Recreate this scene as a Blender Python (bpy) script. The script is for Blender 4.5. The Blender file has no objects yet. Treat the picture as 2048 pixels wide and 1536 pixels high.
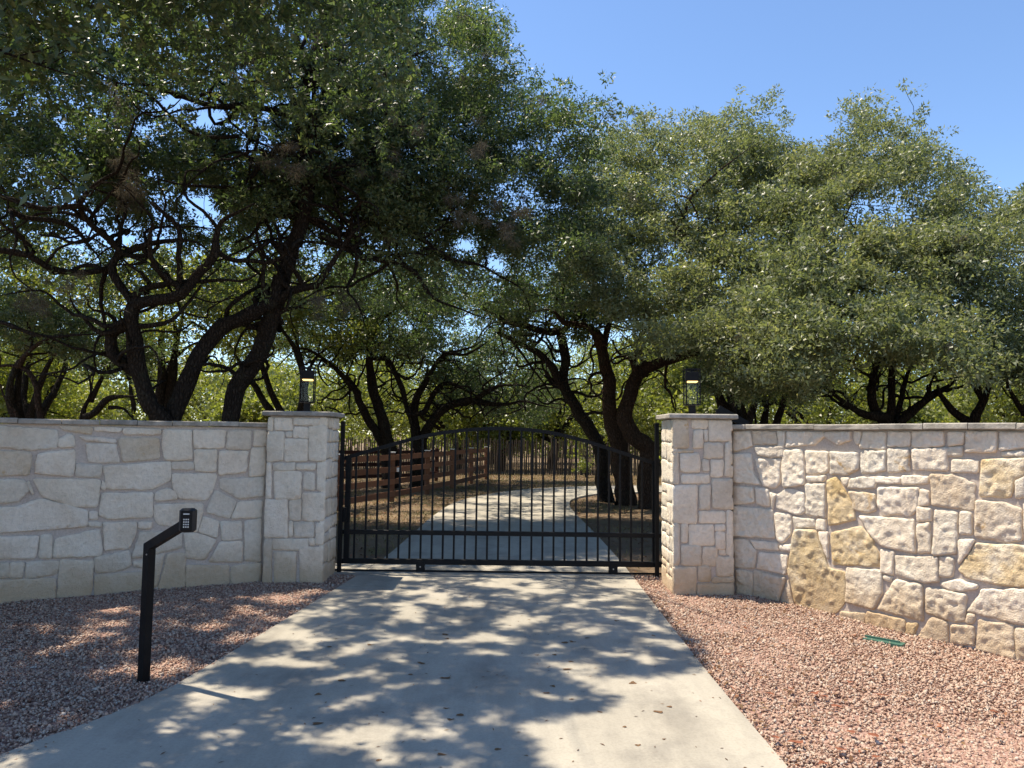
import bpy, math, random
import numpy as np
from mathutils import Vector, Matrix
from mathutils.geometry import delaunay_2d_cdt

# ------------------------------------------------------------------ camera, sky, sun, exposure
scene = bpy.context.scene
COL = scene.collection
CAM_H, FPX = 1.60, 1450.0
PITCH, ROLL = math.radians(4.0), math.radians(0.7)
FWD = np.array([0, math.cos(PITCH), math.sin(PITCH)])
R0 = np.array([1.0, 0, 0]); U0 = np.array([0, -math.sin(PITCH), math.cos(PITCH)])
RGT = math.cos(ROLL) * R0 + math.sin(ROLL) * U0
UPV = -math.sin(ROLL) * R0 + math.cos(ROLL) * U0
cam_data = bpy.data.cameras.new('camera'); cam = bpy.data.objects.new('camera', cam_data); COL.objects.link(cam)
cam_data.sensor_width = 36; cam_data.lens = FPX / 2048 * 36; cam_data.clip_start = 0.05; cam_data.clip_end = 2000
cam.matrix_world = Matrix([[RGT[i], UPV[i], -FWD[i], (0, 0, CAM_H)[i]] for i in range(3)] + [[0, 0, 0, 1]])
scene.camera = cam

SUN = np.array([0.43, -0.18, -1.0])            # travel direction of the sunlight
world = bpy.data.worlds.new('World'); scene.world = world; world.use_nodes = True
wn = world.node_tree.nodes; wl = world.node_tree.links
sky = wn.new('ShaderNodeTexSky'); sky.sky_type = 'NISHITA'; sky.sun_disc = False
el = math.atan2(1, math.hypot(SUN[0], SUN[1])); az = math.atan2(-SUN[0], -SUN[1])
sky.sun_elevation = el; sky.sun_rotation = az % (2 * math.pi)
sky.air_density = 1.0; sky.dust_density = 0.15; sky.ozone_density = 5.0; sky.altitude = 400
wl.new(sky.outputs[0], wn['Background'].inputs[0]); wn['Background'].inputs[1].default_value = 0.13
sl = bpy.data.lights.new('sun', 'SUN'); sl.energy = 4.9; sl.angle = math.radians(0.53); sl.color = (1.0, 0.90, 0.74)
so = bpy.data.objects.new('sun', sl); COL.objects.link(so)
so.rotation_euler = Vector(SUN).to_track_quat('-Z', 'Y').to_euler(); so.location = (-6, 8, 25)
scene.view_settings.view_transform = 'Standard'; scene.view_settings.look = 'None'
scene.view_settings.gamma = 1; scene.view_settings.exposure = 0.88
scene.view_settings.use_curve_mapping = False
scene.cycles.max_bounces = 8; scene.cycles.transparent_max_bounces = 8

# ------------------------------------------------------------------ helpers
rng = np.random.default_rng(7); random.seed(7)
def ray(px, py): return FWD + (px - 1024) / FPX * RGT - (py - 768) / FPX * UPV
def gnd(px, py, z=0.0):
    d = ray(px, py); return d * ((z - CAM_H) / d[2]) + np.array([0, 0, CAM_H])
def at(px, py, Y):
    d = ray(px, py); return d * (Y / d[1]) + np.array([0, 0, CAM_H])
def project(P):
    v = np.asarray(P) - np.array([0, 0, CAM_H]); zc = v @ FWD
    return np.stack([1024 + FPX * (v @ RGT) / zc, 768 - FPX * (v @ UPV) / zc], -1)

def tag(o, label=None, cat=None, group=None, kind=None):
    if label: o['label'] = label
    if cat: o['category'] = cat
    if group: o['group'] = group
    if kind: o['kind'] = kind
    return o
def empty(name, loc=(0, 0, 0)):
    o = bpy.data.objects.new(name, None); COL.objects.link(o); o.location = loc; o.empty_display_size = 0.2
    return o
def link(name, me, mat=None, parent=None, smooth=False):
    if mat: me.materials.append(mat)
    if smooth:
        me.polygons.foreach_set('use_smooth', np.ones(len(me.polygons), dtype=bool))
    o = bpy.data.objects.new(name, me); COL.objects.link(o)
    if parent is not None:
        o.parent = parent; o.matrix_parent_inverse = Matrix.Translation(-parent.location)
    return o
def mesh(name, verts, faces):
    me = bpy.data.meshes.new(name); me.from_pydata([tuple(map(float, v)) for v in verts], [], faces); me.update(); return me
def tri_mesh(name, V, F):
    V = np.asarray(V, dtype=np.float32); F = np.asarray(F, dtype=np.int32)
    me = bpy.data.meshes.new(name); k = F.shape[1]
    me.vertices.add(len(V)); me.vertices.foreach_set('co', V.ravel())
    me.loops.add(F.size); me.loops.foreach_set('vertex_index', F.ravel())
    me.polygons.add(len(F)); me.polygons.foreach_set('loop_start', np.arange(0, F.size, k, dtype=np.int32))
    me.polygons.foreach_set('loop_total', np.full(len(F), k, dtype=np.int32))
    me.update(calc_edges=True); return me
class MB:
    def __init__(s): s.v = []; s.f = []
    def add(s, v, f):
        n = len(s.v); s.v += [tuple(map(float, p)) for p in v]; s.f += [tuple(i + n for i in q) for q in f]
    def box(s, c, size, M=None, bev=0.0):
        hx, hy, hz = size[0] / 2, size[1] / 2, size[2] / 2; b = min(bev, hx * .9, hy * .9, hz * .9)
        if b <= 0:
            pts = [Vector((x * hx, y * hy, z * hz)) for z in (-1, 1) for x, y in ((-1, -1), (1, -1), (1, 1), (-1, 1))]
            fs = [(3, 2, 1, 0), (4, 5, 6, 7), (0, 1, 5, 4), (1, 2, 6, 5), (2, 3, 7, 6), (3, 0, 4, 7)]
        else:
            prof = [(-hx + b, -hy), (hx - b, -hy), (hx, -hy + b), (hx, hy - b), (hx - b, hy), (-hx + b, hy), (-hx, hy - b), (-hx, -hy + b)]
            pts = []
            for z, k in ((-hz, 1 - b / min(hx, hy)), (-hz + b, 1), (hz - b, 1), (hz, 1 - b / min(hx, hy))):
                pts += [Vector((math.copysign(abs(x) - (b if k < 1 else 0), x), math.copysign(abs(y) - (b if k < 1 else 0), y), z)) for x, y in prof]
            fs = [tuple(range(7, -1, -1)), tuple(range(24, 32))]
            for r in range(3):
                for i in range(8): fs.append((r * 8 + i, r * 8 + (i + 1) % 8, r * 8 + 8 + (i + 1) % 8, r * 8 + 8 + i))
        c = Vector(c)
        s.add([(M @ p if M else p) + c for p in pts], fs); return s
    def bar(s, a, b, w, t, up=(0, 0, 1)):
        a = Vector(a); b = Vector(b); z = (b - a).normalized(); u = Vector(up)
        if abs(z.dot(u)) > .98: u = Vector((0, 1, 0))
        x = z.cross(u).normalized(); y = x.cross(z)
        M = Matrix((x, y, z)).transposed()
        return s.box((a + b) / 2, (w, t, (b - a).length), M)
    def cyl(s, a, b, r, n=12):
        a = Vector(a); b = Vector(b); z = (b - a).normalized(); x = z.orthogonal().normalized(); y = z.cross(x)
        v = [p + r * (math.cos(2 * math.pi * i / n) * x + math.sin(2 * math.pi * i / n) * y) for p in (a, b) for i in range(n)]
        f = [tuple(range(n - 1, -1, -1)), tuple(range(n, 2 * n))] + [(i, (i + 1) % n, n + (i + 1) % n, n + i) for i in range(n)]
        s.add(v, f); return s
    def build(s, name, mat, parent=None, smooth=False):
        return link(name, mesh(name, s.v, s.f), mat, parent, smooth)

# numpy value noise
_perm = np.random.default_rng(3).random((64, 64, 64))
def vnoise(P):
    P = np.asarray(P); i = np.floor(P).astype(int); f = P - i; f = f * f * (3 - 2 * f); i &= 63; j = (i + 1) & 63
    def g(a, b, c): return _perm[a, b, c]
    x0, y0, z0 = i[..., 0], i[..., 1], i[..., 2]; x1, y1, z1 = j[..., 0], j[..., 1], j[..., 2]
    fx, fy, fz = f[..., 0], f[..., 1], f[..., 2]
    a = g(x0, y0, z0) * (1 - fx) + g(x1, y0, z0) * fx; b = g(x0, y1, z0) * (1 - fx) + g(x1, y1, z0) * fx
    c = g(x0, y0, z1) * (1 - fx) + g(x1, y0, z1) * fx; d = g(x0, y1, z1) * (1 - fx) + g(x1, y1, z1) * fx
    return (a * (1 - fy) + b * fy) * (1 - fz) + (c * (1 - fy) + d * fy) * fz
def inside(poly, P):
    poly = np.asarray(poly, float); x, y = P[:, 0], P[:, 1]; r = np.zeros(len(P), bool); j = len(poly) - 1
    for i in range(len(poly)):
        xi, yi = poly[i]; xj, yj = poly[j]
        c = ((yi > y) != (yj > y)) & (x < (xj - xi) * (y - yi) / (yj - yi + 1e-9) + xi); r ^= c; j = i
    return r
def catmull(pts, step):
    P = np.asarray(pts, float); out = []
    Q = np.vstack([2 * P[0] - P[1], P, 2 * P[-1] - P[-2]])
    for i in range(1, len(Q) - 2):
        n = max(2, int(np.linalg.norm(Q[i + 1] - Q[i]) / step)); t = np.linspace(0, 1, n, endpoint=False)[:, None]
        out.append(.5 * (2 * Q[i] + (Q[i + 1] - Q[i - 1]) * t + (2 * Q[i - 1] - 5 * Q[i] + 4 * Q[i + 1] - Q[i + 2]) * t ** 2
                         + (3 * Q[i] - Q[i - 1] - 3 * Q[i + 1] + Q[i + 2]) * t ** 3))
    return np.vstack(out + [P[-1:]])

# ------------------------------------------------------------------ materials
class NT:
    def __init__(s, name):
        s.m = bpy.data.materials.new(name); s.m.use_nodes = True; s.t = s.m.node_tree; s.n = s.t.nodes; s.b = s.n['Principled BSDF']; s.out = s.n['Material Output']
        s.tc = s.n.new('ShaderNodeTexCoord'); s.vec = None
    def l(s, a, b): s.t.links.new(a, b)
    def noise(s, scale, detail=4, rough=.55, vec=None, dist=0.0):
        k = s.n.new('ShaderNodeTexNoise'); k.inputs['Scale'].default_value = scale; k.inputs['Detail'].default_value = detail
        k.inputs['Roughness'].default_value = rough; k.inputs['Distortion'].default_value = dist
        s.l(vec if vec else (s.vec or s.tc.outputs['Object']), k.inputs['Vector']); return k.outputs['Fac']
    def voro(s, scale, feature='F1', out='Distance', vec=None):
        k = s.n.new('ShaderNodeTexVoronoi'); k.feature = feature; k.inputs['Scale'].default_value = scale
        s.l(vec or s.vec or s.tc.outputs['Object'], k.inputs['Vector']); return k.outputs[out]
    def ramp(s, fac, stops):
        k = s.n.new('ShaderNodeValToRGB'); e = k.color_ramp.elements
        while len(e) < len(stops): e.new(.5)
        for q, (p, c) in zip(e, stops): q.position = p; q.color = (*c, 1) if len(c) == 3 else c
        s.l(fac, k.inputs[0]); return k.outputs[0]
    def mix(s, fac, a, b, mode='MIX'):
        k = s.n.new('ShaderNodeMix'); k.data_type = 'RGBA'; k.blend_type = mode
        for v, i in ((fac, 0), (a, 6), (b, 7)):
            if hasattr(v, 'is_linked'): s.l(v, k.inputs[i])
            elif i == 0: k.inputs[0].default_value = v
            else: k.inputs[i].default_value = (*v, 1)
        return k.outputs[2]
    def math(s, op, a, b=None, clamp=False):
        k = s.n.new('ShaderNodeMath'); k.operation = op; k.use_clamp = clamp
        for v, i in ((a, 0), (b, 1)):
            if v is None: continue
            if hasattr(v, 'is_linked'): s.l(v, k.inputs[i])
            else: k.inputs[i].default_value = v
        return k.outputs[0]
    def bump(s, h, strength, dist, prev=None):
        k = s.n.new('ShaderNodeBump'); k.inputs['Strength'].default_value = strength; k.inputs['Distance'].default_value = dist
        s.l(h, k.inputs['Height'])
        if prev: s.l(prev, k.inputs['Normal'])
        return k.outputs[0]
    def set(s, col=None, rough=None, nrm=None, spec=None, metal=None):
        for v, n in ((col, 'Base Color'), (rough, 'Roughness'), (nrm, 'Normal'), (spec, 'Specular IOR Level'), (metal, 'Metallic')):
            if v is None: continue
            if hasattr(v, 'is_linked'): s.l(v, s.b.inputs[n])
            elif isinstance(v, tuple): s.b.inputs[n].default_value = (*v, 1)
            else: s.b.inputs[n].default_value = v
        return s.m
    def objrand(s): return s.n.new('ShaderNodeObjectInfo').outputs['Random']
    def island(s): return s.n.new('ShaderNodeNewGeometry').outputs['Random Per Island']
    def worldz(s):
        g = s.n.new('ShaderNodeNewGeometry'); x = s.n.new('ShaderNodeSeparateXYZ'); s.l(g.outputs['Position'], x.inputs[0]); return x.outputs[2]

def limestone(name, stops, stain=.7, rough_bump=.7, fleck=None):
    k = NT(name)
    k.vec = k.n.new('ShaderNodeNewGeometry').outputs['Position']
    n1 = k.noise(2.6, 5, .6); n2 = k.noise(26, 5, .6); n3 = k.noise(95, 4, .65)
    c = k.ramp(n1, stops)
    r = k.objrand()
    c = k.mix(1.0, c, k.ramp(r, [(0, (.86, .85, .83)), (.45, (1.0, .97, .92)), (1, (1.06, 1.03, 1.0))]), 'MULTIPLY')
    c = k.mix(.38, c, k.ramp(n2, [(.3, (.62, .60, .57)), (.62, (1, 1, 1))]), 'MULTIPLY')
    if fleck:                                                   # iron stains
        f = k.noise(5.5, 4, .7, dist=.8); c = k.mix(k.ramp(f, [(.6, (0, 0, 0)), (.72, (.85, .85, .85))]), c, fleck)
    pits = k.voro(75); c = k.mix(k.ramp(pits, [(.04, (.18, .18, .18)), (.14, (0, 0, 0))]), c, (.35, .3, .25))
    z = k.worldz(); zn = k.math('ADD', z, k.math('MULTIPLY', k.math('SUBTRACT', k.noise(3.2, 4, .65), .5), .5))
    c = k.mix(k.math('MULTIPLY', k.ramp(zn, [(.08, (1, 1, 1)), (.42, (0, 0, 0))]), stain), c, (.46, .32, .18))
    b = k.bump(n2, rough_bump * .75, .03); b = k.bump(n3, .9, .011, b)
    return k.set(c, .88, b, .2)
M = {}
M['stone_w'] = limestone('limestone_white', [(.3, (.71, .61, .485)), (.5, (.825, .74, .615)), (.7, (.86, .79, .68))])
M['stone_c'] = limestone('limestone_cream', [(.3, (.60, .47, .32)), (.5, (.68, .58, .45)), (.7, (.72, .65, .55))], fleck=(.50, .30, .10))
M['stone_o'] = limestone('limestone_ochre', [(.34, (.64, .48, .25)), (.5, (.74, .60, .39)), (.62, (.81, .72, .57))], fleck=(.62, .41, .14))
M['stone_f'] = limestone('limestone_rust_flecked', [(.3, (.68, .59, .48)), (.55, (.77, .70, .60)), (.75, (.8, .74, .65))], fleck=(.47, .26, .05))
k = NT('mortar'); M['mortar'] = k.set(k.mix(1, k.ramp(k.noise(3, 4), [(.3, (.50, .42, .355)), (.7, (.58, .50, .43))]), k.ramp(k.noise(60, 4), [(.3, (.8, .8, .8)), (.7, (1.05, 1.05, 1.05))]), 'MULTIPLY'), .95, k.bump(k.noise(90, 4), .6, .008), .1)
k = NT('cap_limestone'); c = k.ramp(k.noise(9, 5, .65), [(.3, (.20, .185, .16)), (.5, (.32, .295, .26)), (.7, (.44, .40, .35))]); c = k.mix(1, c, k.ramp(k.objrand(), [(0, (.85, .85, .85)), (1, (1.1, 1.08, 1.04))]), 'MULTIPLY')
M['cap'] = k.set(c, .9, k.bump(k.noise(45, 4, .6), .5, .01), .15)
k = NT('concrete')
st = k.n.new('ShaderNodeMapping'); st.inputs['Scale'].default_value = (1, .16, 1); k.l(k.tc.outputs['Object'], st.inputs[0])
c = k.ramp(k.noise(.9, 6, .6), [(.3, (.325, .293, .235)), (.5, (.38, .346, .28)), (.72, (.42, .38, .313))])
c = k.mix(.75, c, k.ramp(k.noise(4, 5, .65, st.outputs[0]), [(.3, (.70, .70, .71)), (.6, (1, 1, 1))]), 'MULTIPLY'); c = k.mix(.6, c, k.ramp(k.noise(1.7, 6, .7), [(.34, (.62, .62, .64)), (.5, (1, 1, 1))]), 'MULTIPLY')
c = k.mix(.5, c, k.ramp(k.noise(60, 4, .7), [(.32, (.72, .71, .7)), (.55, (1, 1, 1))]), 'MULTIPLY')
c = k.mix(k.ramp(k.noise(14, 3, .5), [(.69, (0, 0, 0)), (.76, (.45, .45, .45))]), c, (.2, .17, .14))
M['concrete'] = k.set(c, .82, k.bump(k.noise(150, 3, .7), .25, .004), .3)
k = NT('gravel_pebble'); r = k.island()
c = k.ramp(r, [(0, (.20, .115, .08)), (.25, (.345, .215, .155)), (.5, (.45, .305, .225)), (.78, (.50, .375, .285)), (.95, (.42, .34, .27)), (1, (.56, .48, .4))])
M['pebble'] = k.set(k.mix(.4, c, k.ramp(k.noise(160, 3), [(.3, (.6, .6, .6)), (.65, (1.05, 1.05, 1.05))]), 'MULTIPLY'), .85, k.bump(k.noise(240, 2), .4, .002), .25)
k = NT('gravel_bed'); v = k.voro(60, out='Color'); vs = k.n.new('ShaderNodeSeparateColor'); k.l(v, vs.inputs[0])
M['gravel_bed'] = k.set(k.ramp(vs.outputs[0], [(0, (.16, .09, .07)), (.6, (.34, .21, .165)), (1, (.42, .3, .24))]), .95, k.bump(k.voro(60), .8, .01), .1)
k = NT('dry_ground'); c = k.ramp(k.noise(.35, 6, .6), [(.3, (.12, .085, .06)), (.5, (.20, .146, .10)), (.68, (.27, .205, .135))])
c = k.mix(.6, c, k.ramp(k.noise(22, 5, .7), [(.3, (.45, .42, .38)), (.62, (1.1, 1.08, 1))]), 'MULTIPLY')
c = k.mix(k.ramp(k.noise(.8, 4), [(.56, (0, 0, 0)), (.68, (.5, .5, .5))]), c, (.13, .14, .05))
M['ground'] = k.set(c, .97, k.bump(k.noise(30, 5, .7), .8, .03), .05)
k = NT('black_metal'); M['black'] = k.set(k.ramp(k.noise(7, 4), [(.3, (.004, .004, .005)), (.7, (.008, .008, .009))]), k.ramp(k.noise(30, 3), [(.3, (.42,) * 3), (.7, (.58,) * 3)]), k.bump(k.noise(300, 2), .06, .001), .18)
k = NT('black_plastic'); M['plastic'] = k.set((.012, .012, .013), .5, k.bump(k.noise(500, 2), .15, .0005), .4)
k = NT('key_print'); M['key'] = k.set((.62, .62, .6), .6)
k = NT('steel_bolt'); M['steel'] = k.set((.4, .4, .4), .4, metal=.9)
k = NT('green_plastic'); M['green'] = k.set(k.ramp(k.noise(20, 3), [(.3, (.03, .085, .06)), (.7, (.045, .125, .09))]), .55)
k = NT('clear_lamp_glass'); gl = k.n.new('ShaderNodeBsdfTransparent'); gg = k.n.new('ShaderNodeBsdfGlossy'); gg.inputs['Roughness'].default_value = .03
ms = k.n.new('ShaderNodeMixShader'); ms.inputs[0].default_value = .008; k.l(gl.outputs[0], ms.inputs[1]); k.l(gg.outputs[0], ms.inputs[2]); k.l(ms.outputs[0], k.out.inputs[0]); M['glass'] = k.m
k = NT('lamp_diffuser'); k.b.inputs['Emission Color'].default_value = (1, .62, .2, 1); k.b.inputs['Emission Strength'].default_value = 1.3; M['lamp'] = k.set((.8, .6, .35), .5)
def wood(name, a, b):
    k = NT(name); mp = k.n.new('ShaderNodeMapping'); mp.inputs['Scale'].default_value = (1, 1, 1); k.l(k.tc.outputs['Object'], mp.inputs[0])
    c = k.mix(k.noise(6, 6, .7), a, b); c = k.mix(1, c, k.ramp(k.objrand(), [(0, (.7, .7, .7)), (1, (1.15, 1.12, 1.1))]), 'MULTIPLY')
    return k.set(c, .85, k.bump(k.noise(60, 4, .7), .4, .004), .2)
M['board'] = wood('stained_board', (.14, .064, .036), (.23, .112, .065)); M['dark_board'] = wood('dark_red_board', (.06, .024, .018), (.10, .042, .03))
M['stake'] = wood('cedar_stake', (.06, .047, .036), (.14, .112, .085)); M['white'] = NT('white_paint').set((.75, .74, .7), .5)
def bark(name, a, b):
    k = NT(name); mp = k.n.new('ShaderNodeMapping'); mp.inputs['Scale'].default_value = (1, 1, .4); k.l(k.tc.outputs['Object'], mp.inputs[0])
    n = k.noise(22, 5, .7, mp.outputs[0], .4); v = k.voro(24, 'DISTANCE_TO_EDGE', vec=mp.outputs[0]); cr = k.ramp(v, [(.0, (0, 0, 0)), (.3, (1, 1, 1))])
    c = k.mix(n, a, b); c = k.mix(k.math('ADD', k.math('MULTIPLY', cr, .6), .4), (a[0] * .5, a[1] * .5, a[2] * .5), c); c = k.mix(k.ramp(k.noise(2.6, 4), [(.58, (0, 0, 0)), (.72, (.45,) * 3)]), c, (.06, .062, .045))
    return k.set(c, .97, k.bump(n, .9, .03, k.bump(cr, .9, .025)), .05)
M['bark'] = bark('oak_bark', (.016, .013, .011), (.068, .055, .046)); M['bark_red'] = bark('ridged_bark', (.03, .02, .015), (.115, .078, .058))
def foliage(name, stops, trans, tcol, rough=.42, spec=.5):
    k = NT(name); r = k.island(); c = k.ramp(r, stops)
    c = k.mix(1, c, k.ramp(k.noise(.55, 3), [(.3, (.7, .76, .72)), (.7, (1.2, 1.15, 1.0))]), 'MULTIPLY')
    k.set(c, rough, spec=spec)
    t = k.n.new('ShaderNodeBsdfTranslucent'); k.l(k.mix(1, c, tcol, 'MULTIPLY'), t.inputs[0])
    ms = k.n.new('ShaderNodeMixShader'); ms.inputs[0].default_value = trans
    k.l(k.b.outputs[0], ms.inputs[1]); k.l(t.outputs[0], ms.inputs[2]); k.l(ms.outputs[0], k.out.inputs[0]); return k.m
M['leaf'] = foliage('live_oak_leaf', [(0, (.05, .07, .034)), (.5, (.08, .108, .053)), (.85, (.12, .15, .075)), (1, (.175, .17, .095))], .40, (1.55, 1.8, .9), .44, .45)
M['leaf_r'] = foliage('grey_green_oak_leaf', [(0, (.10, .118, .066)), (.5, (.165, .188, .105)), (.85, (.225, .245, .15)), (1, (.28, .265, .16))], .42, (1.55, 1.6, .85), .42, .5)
M['leaf_far'] = foliage('far_oak_leaf', [(0, (.11, .13, .04)), (.5, (.17, .195, .06)), (.9, (.22, .24, .085)), (1, (.27, .25, .11))], .45, (1.8, 1.8, .7))
M['leaf_lime'] = foliage('lime_leaf', [(0, (.12, .16, .03)), (.6, (.19, .23, .05)), (1, (.26, .27, .08))], .45, (1.7, 1.6, .7))
M['leaf_near'] = foliage('broad_leaf', [(0, (.035, .055, .03)), (.6, (.055, .08, .036)), (1, (.11, .13, .05))], .3, (1.6, 1.8, .7), .38)
M['moss'] = foliage('ball_moss', [(0, (.07, .062, .052)), (.6, (.13, .118, .10)), (1, (.19, .175, .15))], .3, (1.2, 1.1, 1), .9, .1)
M['dead'] = foliage('dead_leaf', [(0, (.07, .035, .02)), (.5, (.16, .085, .05)), (.8, (.24, .15, .08)), (1, (.28, .09, .05))], .15, (1.2, 1, .7), .8, .2)
M['dead_red'] = foliage('red_dead_leaf', [(0, (.16, .045, .03)), (.5, (.24, .08, .05)), (1, (.34, .16, .09))], .15, (1.2, 1, .7), .8, .2)
M['grass'] = foliage('dry_grass_blade', [(0, (.08, .10, .03)), (.4, (.17, .15, .07)), (1, (.31, .255, .14))], .3, (1.2, 1.1, .7), .8, .2)

# ------------------------------------------------------------------ ground, gravel, driveway
n = 40; gv = []; gf = []
for i in range(n + 1):
    for j in range(n + 1):
        x = np.sign(i - n / 2) * abs((i - n / 2) / (n / 2)) ** 2.2 * 900; y = np.sign(j - n / 2) * abs((j - n / 2) / (n / 2)) ** 2.2 * 900
        gv.append((x, y, -0.045))
for i in range(n):
    for j in range(n): gf.append((i * (n + 1) + j, (i + 1) * (n + 1) + j, (i + 1) * (n + 1) + j + 1, i * (n + 1) + j + 1))
tag(link('ground', mesh('ground', gv, gf), M['ground']), kind='structure')

DL = catmull([(-4.6, -2.5), (-3.6, .5), (-2.98, 2.3), (-2.5, 3.69), (-2.30, 4.1), (-2.12, 4.6), (-1.90, 6.5), (-1.70, 8.5), (-1.61, 9.7), (-1.56, 12), (-1.50, 14.6), (-1.30, 17.2), (-.75, 19.3), (.3, 21.4), (1.8, 22.8), (4.2, 23.8), (9, 24.3)], .25)
DR = catmull([(2.6, -2.5), (1.7, .5), (1.40, 2.3), (1.37, 3.65), (1.36, 5), (1.38, 6.6), (1.41, 8.5), (1.42, 9.7), (1.40, 12), (1.35, 14.6), (1.36, 16.8), (1.6, 18.6), (2.3, 20.1), (3.2, 20.8), (4.8, 21.2), (9, 21.4)], .25)
def resamp(P, n):
    s = np.concatenate([[0], np.cumsum(np.linalg.norm(np.diff(P, axis=0), axis=1))]); t = np.linspace(0, s[-1], n)
    return np.stack([np.interp(t, s, P[:, k]) for k in range(P.shape[1])], -1)
def by_y(P, ys): return np.interp(ys, P[:, 1], P[:, 0])
drive = empty('driveway', (0, 5, 0)); tag(drive, kind='structure')
def slab(L, Rr):
    v = []; f = []; n = len(L); m = 6
    for a, b in zip(L, Rr):
        for t in np.linspace(0, 1, m): v.append((*(a * (1 - t) + b * t), 0.0))
        v.append((*a, -.12)); v.append((*b, -.12))
    w = m + 2
    for i in range(n - 1):
        for j in range(m - 1): f.append((i * w + j, i * w + j + 1, (i + 1) * w + j + 1, (i + 1) * w + j))
        f.append((i * w + m, i * w, (i + 1) * w, (i + 1) * w + m)); f.append((i * w + m - 1, i * w + m + 1, (i + 1) * w + m + 1, (i + 1) * w + m - 1))
    e = (n - 1) * w
    f.append(tuple(range(m)) [::-1] + (m, m + 1)); f.append(tuple(e + j for j in range(m)) + (e + m + 1, e + m))
    me = mesh('slab', v, f); link('slab', me, M['concrete'], drive)
js = [-2.5, 3.05, 7.72, 8.32, 12.6, 16.6]
for a, b in zip(js[:-1], js[1:]):
    ys = np.linspace(a + .006, b - .006, max(3, int((b - a) / .25)))
    slab(np.stack([by_y(DL, ys), ys], -1), np.stack([by_y(DR, ys), ys], -1))
Lc = resamp(DL[DL[:, 1] > 16.61], 40); Rc = resamp(DR[DR[:, 1] > 16.61], 40)
Lc[0] = (by_y(DL, 16.608), 16.608); Rc[0] = (by_y(DR, 16.608), 16.608)
slab(Lc, Rc)
# poured footing pad beside the drive that carries the left end of the gate track
slab(np.array([(-2.6, 8.36), (-2.6, 9.02)]), np.array([(-1.716, 8.36), (-1.66, 9.02)]))

LW = catmull([(-2.45, 8.12), (-2.713, 7.98), (-3.45, 7.56), (-4.03, 7.28), (-4.34, 7.08), (-4.67, 6.80), (-5.3, 6.15), (-6.1, 5.1), (-6.8, 3.8)], .06)
RW = catmull([(2.16, 7.92), (2.318, 7.72), (2.74, 7.23), (3.06, 6.66), (3.40, 6.05), (3.79, 5.46), (4.2, 4.75), (4.6, 3.9), (5.0, 2.8)], .06)
def gravel_poly(name, poly, label_kind):
    return tag(link(name, mesh(name, [(x, y, -.022) for x, y in poly], [tuple(range(len(poly)))]), M['gravel_bed']), kind='structure')
yl = np.arange(1.0, 8.61, .2)
polyL = [(by_y(DL, y) + .02, y) for y in yl] + [(-2.3, 8.6), (-2.4, 8.2)] + [tuple(p) for p in LW[::4]] + [(-6.9, 1.0)]
polyR = [(by_y(DR, y) - .02, y) for y in yl][::-1] + [(5.0, 1.0)] + [tuple(p) for p in RW[::-4]] + [(2.0, 8.2), (1.75, 8.6)]
gravel_poly('gravel_bed', polyL, 0); gravel_poly('gravel_bed', polyR, 0)
OCT = np.array([(1, 0, 0), (-1, 0, 0), (0, 1, 0), (0, -1, 0), (0, 0, 1), (0, 0, -1)], float)
OF = np.array([(0, 2, 4), (2, 1, 4), (1, 3, 4), (3, 0, 4), (2, 0, 5), (1, 2, 5), (3, 1, 5), (0, 3, 5)])
CUB = np.array([(x, y, z) for z in (-1, 1) for x, y in ((-1, -1), (1, -1), (1, 1), (-1, 1))], float) * .72
CF = np.array([(0, 2, 1), (0, 3, 2), (4, 5, 6), (4, 6, 7), (0, 1, 5), (0, 5, 4), (1, 2, 6), (1, 6, 5), (2, 3, 7), (2, 7, 6), (3, 0, 4), (3, 4, 7)])
def rotmats(n, r):
    q = r.normal(size=(n, 4)); q /= np.linalg.norm(q, axis=1)[:, None]; w, x, y, z = q.T
    return np.stack([np.stack([1 - 2 * (y * y + z * z), 2 * (x * y - z * w), 2 * (x * z + y * w)], -1), np.stack([2 * (x * y + z * w), 1 - 2 * (x * x + z * z), 2 * (y * z - x * w)], -1), np.stack([2 * (x * z - y * w), 2 * (y * z + x * w), 1 - 2 * (x * x + y * y)], -1)], 1)
def pebbles(name, poly, dens, box, label, cat):
    (x0, x1), (y0, y1) = box; n = int((x1 - x0) * (y1 - y0) * dens)
    P = np.stack([rng.uniform(x0, x1, n), rng.uniform(y0, y1, n)], -1); P = P[inside(poly, P)]
    q = project(np.c_[P, np.zeros(len(P))]); P = P[(q[:, 0] > -250) & (q[:, 0] < 2300) & (q[:, 1] < 1750)]
    d = np.clip(P[:, 1], 3, 8); P = P[rng.random(len(P)) < np.clip(1.2 - (d - 3) * .07, .75, 1)]
    n = len(P); bumpy = (vnoise(np.c_[P * 2.2, np.zeros(n)]) - .5) * .022
    s = np.exp(rng.normal(-4.98, .3, n)); s = np.clip(s, .0045, .016)
    z = -.016 + bumpy + rng.uniform(-.004, .008, n)
    Rm = rotmats(n, rng); base = OCT * 1.22
    B = base[None] * (1 + rng.normal(0, .2, (n, 6, 3))) * np.array([1.25, .95, .7])
    V = np.einsum('nij,nkj->nki', Rm, B) * s[:, None, None] + np.c_[P, z][:, None, :]
    F = (OF[None] + (np.arange(n) * 6)[:, None, None]).reshape(-1, 3)
    return tag(link(name, tri_mesh(name, V.reshape(-1, 3), F), M['pebble']), label, cat, kind='stuff')
pebbles('gravel', polyL, 3300, ((-6, -1.6), (2.9, 8.6)), 'loose pink granite gravel dappled with shade along left wall', 'gravel')
pebbles('gravel', polyR, 4000, ((1.3, 5), (2.9, 8.6)), 'loose pink granite gravel in full sun below right wall', 'gravel')

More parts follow.
